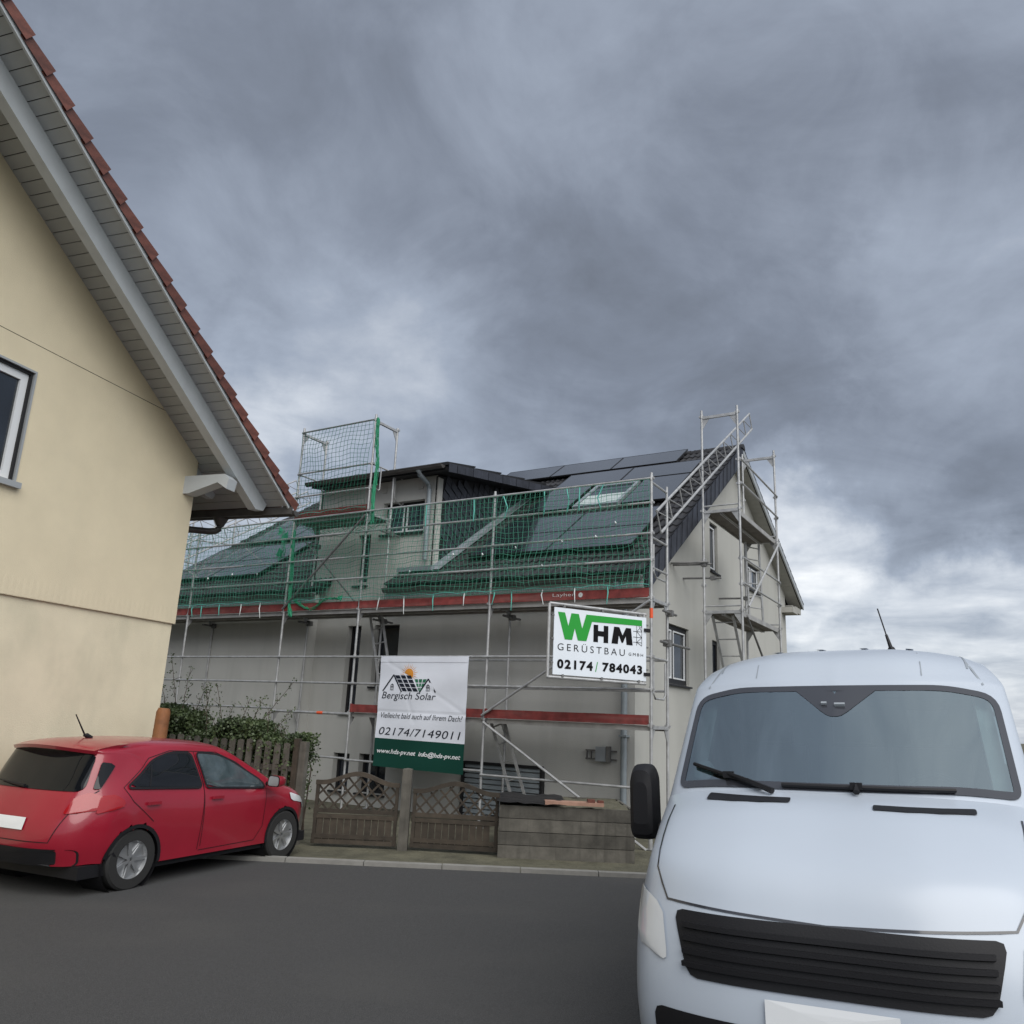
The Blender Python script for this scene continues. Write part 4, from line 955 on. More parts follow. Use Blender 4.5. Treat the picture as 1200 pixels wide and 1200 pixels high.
# curved lattice panels between grey posts
def lattice(label, A, B, z0, zt, rise):
    t_ = thing('lattice_fence', label, 'fence', (0, 0, 0), 0, 'curved lattice fence panels')
    A, B = Vector(A), Vector(B); d = (B - A).normalized(); n_ = Vector((d.y, -d.x, 0)); Ln = (B - A).length
    def ztop(s):
        x = s / Ln; return zt + rise * (.5 - .5 * cos(2 * pi * min(1, max(0, (x - .06) / .88))))
    q = MB(); m_ = 26; rows = []
    for k in range(m_ + 1):
        s = Ln * k / m_; c = A + d * s; z = ztop(s)
        rows.append([c + n_ * .03 + Vector((0, 0, z)), c - n_ * .03 + Vector((0, 0, z)), c - n_ * .03 + Vector((0, 0, z - .06)), c + n_ * .03 + Vector((0, 0, z - .06)), c + n_ * .03 + Vector((0, 0, z))])
    q.grid(rows); O('top_rail', q, m_woodb, t_, True)
    zl = z0 + .42
    for z in (zl, zl - .07, zl - .33, z0 + .02): 
        q = MB(); q.bar(A + Vector((0, 0, z)), B + Vector((0, 0, z)), .035, .055); O('rail', q, m_woodb, t_)
    for s in (.03, Ln - .03):
        q = MB(); q.bar(A + d * s + Vector((0, 0, z0)), A + d * s + Vector((0, 0, ztop(s) - .06)), .045, .045, n_); O('stile', q, m_woodb, t_)
    st = .170
    for sg in (1, -1):
        s = -1.0
        while s < Ln + 1.0:
            pts_ = []
            for k in range(40):     # follow the diagonal while it lies inside the panel
                z = zl + k * .02; x = s + sg * (z - zl) * .95
                if .03 < x < Ln - .03 and z < ztop(x) - .05: pts_.append(A + d * x + n_ * (.008 * sg) + Vector((0, 0, z)))
            if len(pts_) > 3:
                q = MB(); q.bar(pts_[0], pts_[-1], .010, .026, d if False else n_.cross(pts_[-1] - pts_[0])); O('lath', q, m_woodb, t_)
            s += st
    k = 0; s = .1
    while s < Ln - .1:      # closed boards in the lower half
        q = MB(); q.bar(A + d * s + Vector((0, 0, z0 + .03)), A + d * s + Vector((0, 0, zl - .05)), .015, .085, d); O('board', q, m_woodb, t_); s += .095
    return t_
def post(label, x, y, zt, w_=.11):
    t_ = thing('fence_post', label, 'post', (x, y, 0)); q = MB(); q.box(-w_ / 2, w_ / 2, -w_ / 2, w_ / 2, G, zt - .015); q.add([(-w_ / 2, -w_ / 2, zt - .015), (w_ / 2, -w_ / 2, zt - .015), (w_ / 2, w_ / 2, zt - .015), (-w_ / 2, w_ / 2, zt - .015), (0, 0, zt)], [(0, 1, 4), (1, 2, 4), (2, 3, 4), (3, 0, 4)]); O('shaft', q, m_wood, t_); return t_
LY = 12.0
def atY(px, y):
    d_ = pixdir(px, 905); return d_.x / d_.y * y
x0, x1, x2, x3 = atY(372, LY), atY(470, LY), atY(486, LY), atY(587, LY)
lattice('curved lattice fence panel between the picket fence and the grey post under the banner', (x0, LY, 0), (x1, LY, 0), G + .05, .72, .13)
lattice('curved wooden lattice fence panel right of the grey post under the banner', (x2, LY, 0), (x3, LY - .1, 0), G + .05, .66, .12)
post('grey wooden fence post between the two curved lattice panels', atY(478, LY), LY, .93, .13)
# raised timber bed with a tarp
rb = thing('raised_bed', 'weathered grey timber raised bed with a black tarp over its end', 'planter', (0, 0, 0))
xa, xb = atY(587, 11.9), atY(742, 11.9)
for k in range(4):
    for (u0, u1, v0, v1) in ((xa, xb, 11.72, 11.76), (xa, xb, 13.4, 13.44), (xa, xa + .04, 11.76, 13.4), (xb - .04, xb, 11.76, 13.4)):
        q = MB(); q.box(u0 + .003 * random.random(), u1, v0, v1, G + k * .17, G + k * .17 + .162); O('plank', q, m_wood, rb)
q = MB(); q.box(xa + .05, xb - .05, 11.77, 13.39, G, .50); rows = []
q = MB()
for j in range(9): rows.append([(xa + .05 + (xb - xa - .1) * i / 16, 11.77 + 1.62 * j / 8, .48 + .06 * random.random()) for i in range(17)])
q.grid(rows); O('soil', q, m_soil, rb, True)
q = MB(); rows = []
for j in range(8): rows.append([(xa - .04 + .95 * i / 10, 11.66 + 1.2 * j / 7, .575 + .02 * random.random() + .012 * sin(i * .9)) if j else (xa - .04 + .95 * i / 10, 11.66, .56 - .02 * i / 10 + .02 * random.random()) for i in range(11)])
q.grid(rows); O('tarp', q, m_tarp, rb, True)
q = MB(); q.box(xa + .62, xa + 1.42, 11.68, 11.9, .555, .60); tag(O('plank', q, m_plank), 'pinkish loose board lying on the edge of the raised bed', 'board')
q = MB(); q.box(xa + 1.2, xa + 1.3, 11.70, 11.83, .602, .64); tag(O('broken_tile', q, m_redtile), 'larger broken red tile piece on the pinkish board', 'tile')
q = MB(); q.box(xa + 1.34, xa + 1.42, 11.71, 11.82, .602, .63); tag(O('broken_tile', q, m_redtile), 'smaller broken red tile piece at the end of the pinkish board', 'tile')
# hedge behind the pickets: leaves on twigs
hed = thing('hedge', 'untidy green hedge with bare twigs rising behind the grey picket fence', 'hedge', (0, 0, 0))
rnd = random.Random(21)
lf = MB(); br = MB()
def leaf(c, s_, mb):
    a_, b_ = Vector((rnd.uniform(-1, 1), rnd.uniform(-1, 1), rnd.uniform(-.6, .8))).normalized(), Vector((rnd.uniform(-1, 1), rnd.uniform(-1, 1), rnd.uniform(-1, 1)))
    b_ = (b_ - a_ * b_.dot(a_)).normalized() * s_ * .5; a_ = a_ * s_
    mb.add([c, c + a_ * .5 + b_, c + a_, c + a_ * .5 - b_], [(0, 1, 2, 3)])
def htop(s): return 1.42 + .10 * sin(s * 5) + .05 * sin(s * 11) - .14 * max(0, s - 1.6) + (.12 if s < .8 else 0)
for k in range(52000):
    s = rnd.uniform(-.2, FL + .02); dp = rnd.gauss(-.28, .20)
    zt = htop(s); z = zt - abs(rnd.gauss(0, .36)); 
    if z < G: continue
    if dp > -.03 and rnd.random() < .75: continue
    dp = max(-.9, min(.10, dp))
    clump = sin(s * 9 + z * 7) + sin(s * 17 - z * 11 + dp * 9)
    if clump < -.95: continue
    leaf(FA + fd * s + fn * dp + Vector((0, 0, z)), rnd.uniform(.024, .050), lf)
for k in range(34):
    s = rnd.uniform(-.2, FL); c = FA + fd * s + fn * rnd.uniform(-.6, -.1)
    br.tube([c + Vector((0, 0, G)), c + Vector((rnd.uniform(-.15, .15), rnd.uniform(-.1, .1), .8)), c + Vector((rnd.uniform(-.3, .3), rnd.uniform(-.1, .1), htop(s) - .05))], [.014, .009, .004], 5)
for s, hgt, lean in ((.25, .75, -.25), (.33, .60, .05), (.5, .42, .25), (.75, .40, .1), (.9, .58, -.10), (1.1, .36, .2), (1.22, .52, -.22), (1.45, .30, .15), (1.62, .62, .62), (1.6, .34, .2), (2.0, .36, -.05), (2.1, .22, .2), (.1, .5, -.2), (1.9, .25, .35)):
    c = FA + fd * s + fn * rnd.uniform(-.4, -.15); z = htop(s) - .25; pts_ = []
    for j in range(9):
        f_ = j / 8; pts_.append(c + fd * (lean * f_ ** 1.2) + Vector((rnd.uniform(-.01, .01), rnd.uniform(-.01, .01), z + (hgt + .25) * f_)))
    br.tube(pts_, [.008 - .0007 * j for j in range(9)], 5)
    for j in range(2, 9):
        for m_ in range(8): leaf(pts_[j] + Vector((rnd.uniform(-.05, .05), rnd.uniform(-.05, .05), rnd.uniform(-.04, .04))), rnd.uniform(.02, .036), lf)
        if j % 2: e = pts_[j] + Vector((rnd.uniform(-.12, .12), rnd.uniform(-.1, .1), rnd.uniform(.02, .12))); br.tube([pts_[j], e], [.005, .002], 4); leaf(e, .035, lf); leaf(e, .03, lf)
O('foliage', lf, m_leaf, hed, False, True); O('branches', br, m_twig, hed, True)
# a tree far down the street, its crown just showing past the van
tr_ = thing('tree', 'dark distant tree just showing at the right edge beyond the white van', 'tree', (31, 44, G))
q = MB(); q.tube([(0, 0, 0), (.1, 0, 1.2), (.0, .1, 2.4)], [.16, .12, .05], 8)
for k in range(6): an = k * 1.05; q.tube([(.05, 0, 1.0 + .15 * k), (cos(an) * .9, sin(an) * .9, 1.7 + .15 * k)], [.05, .015], 5)
O('trunk', q, m_twig, tr_, True)
lf = MB()
for k in range(2600):
    an, el, r_ = rnd.uniform(0, 6.28), rnd.gauss(0, .6), rnd.random() ** .5
    c = Vector((cos(an) * cos(el) * 1.5 * r_, sin(an) * cos(el) * 1.5 * r_, 1.9 + sin(el) * 1.0 * r_))
    if sin(c.x * 4 + 1) + sin(c.z * 5) + sin(c.y * 4) < -.5: continue
    leaf(c, rnd.uniform(.08, .16), lf)
O('crown', lf, m_crown, tr_, False, True)
# ================================================================== VEHICLES
def loft_body(rows, nu, nv):
    """rows: half sections (x>=0) from the centre line over the edge down to the sill, front/rear to the other end"""
    m = len(rows[0]); out = []
    for i in range(nu + 1):
        u_ = i / nu * (len(rows) - 1); sec = [catmull([r_[j] for r_ in rows], u_) for j in range(m)]
        half = [catmull(sec, k / nv * (m - 1)) for k in range(nv + 1)]
        half[0][0] = 0.0
        out.append([(-p[0], p[1], p[2]) for p in half[:0:-1]] + [tuple(p) for p in half])
    return out
class Shell:
    def __init__(s, rows, nu, nv):
        s.P = loft_body(rows, nu, nv); mb = MB(); mb.grid(s.P); s.mb = mb
        s.bvh = BVHTree.FromPolygons([Vector(v_) for v_ in mb.v], mb.f)
    def hit(s, o, d, off=.004):
        h = s.bvh.ray_cast(Vector(o), Vector(d))
        if h[0] is None:
            n_ = s.bvh.find_nearest(Vector(o) + Vector(d) * 1.0); return n_[0] - Vector(d) * off
        n_ = h[1]; n_ = -n_ if n_.dot(Vector(d)) > 0 else n_
        return h[0] + n_ * off
    def cut(s, fn):
        s.mb.f = [f for f in s.mb.f if not fn(sum((Vector(s.mb.v[i]) for i in f), Vector()) / len(f))]
def proj_side(sh, sg, off=.004): return lambda q, o=0: sh.hit((sg * 3, q[0], q[1]), (-sg, 0, 0), off + o)
def proj_rear(sh, off=.004, y=-6): return lambda q, o=0: sh.hit((q[0], y, q[1]), (0, 1, 0), off + o)
def proj_top(sh, off=.004): return lambda q, o=0: sh.hit((q[0], q[1], 6), (0, 0, -1), off + o)
def patch(loop, pr_, rings=6, off=0):
    n = len(loop); c = sum(loop, Vector((0, 0))) / n; vs = [pr_(c, off)]; fs = []
    for k in range(1, rings + 1):
        vs += [pr_(c.lerp(p, k / rings), off) for p in loop]
    for i in range(n): fs.append((0, 1 + i, 1 + (i + 1) % n))
    for k in range(rings - 1):
        for i in range(n): a, b = 1 + k * n + i, 1 + k * n + (i + 1) % n; fs.append((a, a + n, b + n, b))
    return MB().add(vs, fs)
def scan(loop, pr_, nr=12, nc=14, off=0):
    y0, y1 = min(p.y for p in loop), max(p.y for p in loop); rows = []
    for j in range(nr + 1):
        f_ = .5 - .5 * cos(pi * j / nr); y = y0 + (y1 - y0) * min(.998, max(.002, f_)); xs = []
        for i in range(len(loop)):
            a, b = loop[i - 1], loop[i]
            if (a.y - y) * (b.y - y) <= 0 and abs(a.y - b.y) > 1e-9: xs.append(a.x + (b.x - a.x) * (y - a.y) / (b.y - a.y))
        rows.append([pr_(Vector((min(xs) + (max(xs) - min(xs)) * i / nc, y)), off) for i in range(nc + 1)])
    return MB().grid(rows)
def band(l0, l1, pr_, off=0, off2=None):
    n = len(l0); vs = [pr_(p, off) for p in l0] + [pr_(p, off if off2 is None else off2) for p in l1]
    return MB().add(vs, [(i, (i + 1) % n, (i + 1) % n + n, i + n) for i in range(n)])
def seam(pts, pr_, wd=.008, off=.001):
    pp = []
    for i in range(len(pts) - 1):
        p, q_ = Vector(pts[i]), Vector(pts[i + 1]); k = max(1, int((q_ - p).length / .06)); pp += [p.lerp(q_, j / k) for j in range(k)]
    pp.append(Vector(pts[-1])); a, b = [], []
    for i in range(len(pp)):
        e = (pp[min(i + 1, len(pp) - 1)] - pp[max(i - 1, 0)]).normalized(); n_ = Vector((-e.y, e.x)) * wd / 2
        a.append(pr_(pp[i] + n_, off)); b.append(pr_(pp[i] - n_, off))
    return MB().grid([a, b])
def wheel(par, x, y, z, r_, wd, sg):
    t_ = MB(); prof = [(-.5, .62), (-.5, .93), (-.40, 1.0), (.40, 1.0), (.5, .93), (.5, .62)]; n = 32
    t_.grid([[(x + sg * p[0] * wd, y + p[1] * r_ * cos(2 * pi * k / n), z + p[1] * r_ * sin(2 * pi * k / n)) for p in prof] for k in range(n + 1)])
    w_ = O('wheel', t_, m_rub, par, True)
    q = MB(); q.grid([[(x + sg * p[0] * wd, y + p[1] * r_ * cos(2 * pi * k / n), z + p[1] * r_ * sin(2 * pi * k / n)) for p in ((.47, .66), (.49, .62), (.30, .58), (.25, .10), (.28, 0.001))] for k in range(n + 1)])
    for k in range(7):
        a_ = 2 * pi * k / 7; q.obox((x + sg * .36 * wd, y + .34 * r_ * cos(a_), z + .34 * r_ * sin(a_)), (sg * .05 * wd, 0, 0), (0, .27 * r_ * cos(a_), .27 * r_ * sin(a_)), (0, -.055 * r_ * sin(a_), .055 * r_ * cos(a_)))
    O('rim', q, m_rim, w_, True)
    q = MB(); q.grid([[(x - sg * (.5 * wd) * f_, y + r_ * 1.16 * cos(2 * pi * k / n), z + r_ * 1.16 * sin(2 * pi * k / n)) for f_ in (-.75, 3.0)] for k in range(n + 1)]); q.add([(x - sg * 1.5 * wd, y + r_ * 1.16 * cos(2 * pi * k / n), z + r_ * 1.16 * sin(2 * pi * k / n)) for k in range(n)], [tuple(range(n))])
    O('wheel_arch', q, m_plast, par, True)
V2 = lambda pts: [Vector(p) for p in pts]

# ---- white van, nose towards us (local x to the right of the picture, y away from us)
van = thing('van', 'white delivery van parked facing us at the right edge', 'van', (VX, VY, G), VR, None, VROLL)
R_ = [  # centre, shoulder/edge, between, belt, low
 [(0, -.88, .30), (.45, -.86, .30), (.80, -.72, .30), (.93, -.50, .31), (.97, -.40, .31), (.97, -.36, .28)],
 [(0, -.94, .55), (.45, -.92, .55), (.82, -.78, .55), (.95, -.52, .55), (.99, -.38, .52), (.99, -.30, .36)],
 [(0, -.92, .80), (.45, -.90, .80), (.82, -.76, .81), (.95, -.50, .80), (.99, -.30, .72), (1.0, -.15, .40)],
 [(0, -.86, 1.00), (.45, -.84, 1.01), (.80, -.68, 1.03), (.94, -.42, 1.0), (.99, -.15, .86), (1.0, .0, .42)],
 [(0, -.72, 1.21), (.45, -.70, 1.21), (.82, -.54, 1.19), (.94, -.28, 1.10), (.99, .0, .92), (1.0, .15, .42)],
 [(0, -.36, 1.40), (.45, -.34, 1.40), (.86, -.20, 1.34), (.96, .02, 1.20), (1.0, .2, .98), (1.0, .3, .42)],
 [(0, -.05, 1.49), (.48, -.02, 1.485), (.90, .17, 1.44), (.985, .30, 1.33), (1.01, .42, 1.05), (1.0, .5, .42)],
 [(0, -.01, 1.515), (.48, .03, 1.51), (.90, .22, 1.47), (.985, .36, 1.37), (1.01, .5, 1.07), (1.0, .6, .42)],
 [(0, .36, 1.80), (.46, .40, 1.80), (.905, .58, 1.78), (.965, .70, 1.64), (1.01, .80, 1.12), (1.0, .8, .42)],
 [(0, .70, 2.075), (.45, .74, 2.065), (.90, .90, 2.05), (.955, 1.02, 1.93), (1.01, 1.05, 1.2), (1.0, 1.05, .42)],
 [(0, .80, 2.16), (.45, .84, 2.155), (.885, 1.0, 2.13), (.95, 1.15, 2.02), (1.01, 1.2, 1.2), (1.0, 1.2, .42)],
 [(0, 1.05, 2.315), (.43, 1.08, 2.31), (.83, 1.25, 2.25), (.925, 1.38, 2.10), (1.01, 1.5, 1.2), (1.0, 1.5, .42)],
 [(0, 1.60, 2.40), (.43, 1.62, 2.39), (.83, 1.75, 2.315), (.93, 1.8, 2.14), (1.01, 1.9, 1.2), (1.0, 1.9, .42)],
 [(0, 2.6, 2.43), (.43, 2.6, 2.42), (.84, 2.6, 2.34), (.935, 2.6, 2.15), (1.01, 2.6, 1.2), (1.0, 2.6, .42)],
 [(0, 4.98, 2.43), (.43, 4.98, 2.42), (.84, 4.98, 2.34), (.935, 4.98, 2.15), (1.01, 4.98, 1.2), (1.0, 4.98, .42)]]
sh = Shell(R_, 140, 44)
pf_ = proj_rear(sh, .003)
wo = round_loop(V2([(-.892, 1.475), (-.62, 1.502), (.62, 1.502), (.892, 1.475), (.892, 2.035), (.62, 2.095), (-.62, 2.095), (-.892, 2.035)]), [.06, .1, .1, .06, .10, .1, .1, .10])
wi = inset_loop(wo, .036)
def inside(loop, p):
    c = False
    for i in range(len(loop)):
        a, b = loop[i], loop[i - 1]
        if (a.y > p.y) != (b.y > p.y) and p.x < (b.x - a.x) * (p.y - a.y) / (b.y - a.y) + a.x: c = not c
    return c
wmid = inset_loop(wo, .026)
def arch(y0, z0, r_): return lambda c: abs(c.x) > .55 and (c.y - y0) ** 2 + (c.z - z0) ** 2 < r_ * r_
P_ring = [pf_(p, 0) for p in wo]; glass = scan(inset_loop(wo, .032), pf_, 18, 26, .002); brd = band(wo, wi, pf_, .004, .004)
sticker = patch(round_loop(V2([(-.81, 1.54), (-.70, 1.535), (-.66, 1.58), (-.71, 1.64), (-.81, 1.63)]), .04), pf_, 2, -.004)
tri = patch(round_loop(V2([(-.25, 2.074), (.25, 2.074), (.07, 1.925), (.03, 1.90), (-.03, 1.90), (-.07, 1.925)]), .03), pf_, 2, .0045)
vent = patch(round_loop(V2([(-.66, 1.44), (-.20, 1.45), (-.20, 1.468), (-.66, 1.468)]), .01), pf_, 2, .003)
vent2 = patch(round_loop(V2([(.20, 1.435), (.66, 1.425), (.66, 1.445), (.20, 1.453)]), .01), pf_, 2, .003)
grl = scan(round_loop(V2([(-.60, .74), (.60, .74), (.68, 1.0), (-.68, 1.0)]), .05), pf_, 8, 20, .004)
lowg = scan(round_loop(V2([(-.50, .36), (.50, .36), (.55, .50), (-.55, .50)]), .04), pf_, 6, 16, .006)
bars = [MB().grid([[pf_(Vector((x, z + dz_)), o_) for x in [-.62 + 1.24 * i / 24 for i in range(25)]] for dz_, o_ in ((-.012, .004), (-.010, .022), (.010, .026), (.014, .004))]) for z in (.79, .84, .89, .94)]
lamps = [scan(round_loop(V2([(sg * .70, .78), (sg * .90, .84), (sg * .92, 1.06), (sg * .74, 1.0)]), .04), pf_, 8, 8, .006) for sg in (-1, 1)]
bumpc = scan(round_loop(V2([(-.76, .33), (.76, .33), (.78, .60), (-.78, .60)]), .05), pf_, 8, 20, .002)
plate = patch(V2([(-.26, .60), (.26, .60), (.26, .71), (-.26, .71)]), pf_, 2, .012)
ps = {sg: proj_side(sh, sg) for sg in (-1, 1)}
sidew = {sg: patch(round_loop(V2([(.62, 1.30), (1.55, 1.26), (1.55, 1.92), (1.12, 1.92)]), .05), ps[sg], 5) for sg in (-1, 1)}
seams = {sg: [seam([(.56, 1.32), (.50, .6), (.62, .45), (1.60, .45), (1.62, 2.02), (1.1, 2.0), (.56, 1.32)], ps[sg]), seam([(1.75, .6), (1.75, 2.0), (2.9, 2.0), (2.9, .6)], ps[sg])] for sg in (-1, 1)}
bon = [seam([(-.85, 1.40), (-.80, 1.15), (-.72, 1.03), (0, 1.0), (.72, 1.03), (.80, 1.15), (.85, 1.40)], pf_, .010)]
creases = [seam([(sg * .50, 2.16), (sg * .50, 2.25), (sg * .49, 2.33)], pf_, .006, .001) for sg in (-1, 1)] + [seam([(sg * .83, 2.10), (sg * .79, 2.20), (sg * .765, 2.26)], pf_, .012, .001) for sg in (-1, 1)]
ptop = proj_top(sh, .002)
roofline = [seam([(x, 1.05), (x, 4.9)], ptop, .012, .001) for x in (-.765, .765)]
ribs = [seam([(x, 1.45), (x, 4.8)], ptop, .05, .008) for x in (-.45, -.15, .15, .45)]
sh.cut(lambda c: (c.y < 1.0 and c.z > 1.44 and inside(wmid, Vector((c.x, c.z))))); arches = []
for sg in (-1, 1):
    for y0 in (.02, 3.65):
        cl = lambda r_: [Vector((y0 + r_ * cos(2 * pi * k / 48), max(.42, .34 + r_ * sin(2 * pi * k / 48)))) for k in range(48)]
        arches.append(band(cl(.42), cl(.365), ps[sg], .003, .003))
sh.cut(arch(.02, .34, .39)); sh.cut(arch(3.65, .34, .39))
for x in arches: O('wheel_arch_trim', x, m_plast, van, True)
body = O('body', sh.mb, m_paint, van, True)
q = MB(); q.add([P for P in [(-1.0, 4.975, .42), (1.0, 4.975, .42), (1.01, 4.975, 1.2), (.92, 4.975, 2.15), (.8, 4.975, 2.34), (0, 4.975, 2.43), (-.8, 4.975, 2.34), (-.92, 4.975, 2.15), (-1.01, 4.975, 1.2)]], [tuple(range(9))]); O('rear_doors', q, m_paint, van)
q = MB(); q.box(-.95, .95, -.6, 4.95, .26, .40); O('underbody', q, m_plast, van)
ws_ = O('windscreen', glass, m_ws, van, True); O('windscreen_border', brd, m_border, ws_, True); O('sensor_cover', tri, m_border, ws_, True)
q = MB(); q.obox((-.06, .565, 1.985), (.016, 0, 0), (0, .004, .005), (0, -.005, .006)); q.obox((.03, .555, 1.975), (.03, 0, 0), (0, .004, .005), (0, -.007, .009)); O('sensor_lens', q, m_box, ws_)
O('sticker', sticker, m_trim, ws_, True)
for x in bon + creases + roofline: O('panel_gap', x, m_box if x is not bon[0] else m_border, van, True)
for x in ribs: O('roof_rib', x, m_paint, van, True)
O('cowl_vent', vent, m_plast, van, True); O('cowl_vent', vent2, m_plast, van, True); O('grille', grl, m_plast, van, True)
for x in bars: O('grille_bar', x, m_plast, van, True)
O('front_bumper', bumpc, m_plast, van, True); O('lower_grille', lowg, m_inner, van, True); O('number_plate', plate, m_white, van)
for x in lamps: O('headlight', x, m_lampc, van, True)
for sg in (-1, 1):
    O('side_window', sidew[sg], m_carglass, van, True)
    for x in seams[sg]: O('door_gap', x, m_border, van, True)
    mr_ = MB(); mx_ = sg * 1.17
    n = 16; prof = round_loop(V2([(-.085, -.21), (.085, -.21), (.082, .17), (.05, .24), (-.05, .24), (-.082, .17)]), .05, 3)
    rows = [[(mx_ + p.x * k_ , .42 + dy, 1.365 + p.y * k_) for p in prof + prof[:1]] for k_, dy in ((.55, -.10), (.85, -.085), (1.0, -.03), (1.0, .06))]
    mr_.grid(rows); mr_.add(rows[0][:-1], [tuple(range(len(prof)))]); mr_.add(rows[-1][:-1], [tuple(range(len(prof)))]); mo = O('mirror', mr_, m_plast, van, True)
    q = MB(); q.tube([(sg * .98, .50, 1.20), (mx_ - sg * .02, .42, 1.22)], [.05, .04], 8); O('mirror_arm', q, m_plast, mo, True)
    q = MB(); q.add([(mx_ + p.x * .85, .484, 1.365 + p.y * .9) for p in prof], [tuple(range(len(prof)))]); O('mirror_glass', q, m_rim, mo)
    for y in (.02, 3.65): wheel(van, sg * .86, y, .34, .34, .22, sg)
# wipers
def wiper(base, tip, hub):
    q = MB(); P_ = lambda p, o: pf_(Vector(p), o); a, b = Vector(base), Vector(tip)
    q.tube([P_(a.lerp(b, k / 12), .022) for k in range(13)], .011, 6); q.tube([P_(a.lerp(b, k / 12), .012) for k in range(13)], .007, 6)
    h = a.lerp(b, .45); q.tube([P_(hub, .02), P_(Vector(hub).lerp(h, .5), .035), P_(h, .04)], [.018, .013, .010], 6); c = P_(h, .03); q.obox(c, (.03, 0, 0), (0, .014, 0), (0, 0, .018))
    O('wiper', q, m_plast, van, True)
wiper((-.36, 1.50), (-.80, 1.60), (-.30, 1.478)); wiper((-.26, 1.512), (.58, 1.508), (.12, 1.485))
m_dash = M('grey_cab_fabric', (.11, .115, .12), .85, spec=.2)
# cab: dashboard, pale pillar trims, headlining, seats, wheel
q = MB(); q.prism([(-.88, .12, 1.40), (-.88, .75, 1.47), (-.88, .95, 1.34), (-.90, .95, .9), (-.90, .2, .9)], (1.80, 0, 0)); O('dashboard', q, m_dash, van)
q = MB()
for sg in (-1, 1): q.prism([(sg * .875, .30, 1.47), (sg * .78, .33, 1.47), (sg * .765, .95, 2.06), (sg * .87, .96, 2.06)], (0, .10, 0))
O('pillar_trim', q, m_trim, van)
q = MB(); q.box(-.82, .82, .95, 2.3, 2.07, 2.09); q.box(-.9, .9, 2.3, 2.35, .6, 2.09); O('headlining', q, m_inner, van)
for x in (-.55, .0, .52):
    q = MB(); q.prism([(x - .23, 1.5, 1.0), (x - .23, 1.75, 1.72), (x - .23, 1.88, 1.72), (x - .23, 1.68, 1.0)], (.46, 0, 0)); q.obox((x, 1.86, 1.86), (.13, 0, 0), (0, .05, 0), (0, .02, .12)); O('seat', q, m_dash, van)
q = MB(); q.tube([(.50 + .19 * cos(2 * pi * k / 24), .98 + .10 * sin(2 * pi * k / 24), 1.40 + .16 * sin(2 * pi * k / 24)) for k in range(25)], .016, 6, False); O('steering_wheel', q, m_plast, van, True)
q = MB(); q.prism([(.50, .40, 1.445), (.72, .38, 1.445), (.74, .5, 1.462), (.52, .52, 1.462)], (0, 0, .004)); O('paper_sheet', q, m_signw, van)
q = MB(); b0 = sh.hit((.33, 2.05, 5), (0, 0, -1), 0); q.tube([b0, b0 + Vector((-.005, .01, .035))], [.035, .022], 8); q.tube([b0 + Vector((-.005, .01, .03)), b0 + Vector((-.03, .07, .14))], [.017, .011], 6); q.tube([b0 + Vector((-.03, .07, .14)), b0 + Vector((-.075, .16, .36))], .0055, 5); O('antenna', q, m_plast, van, True)

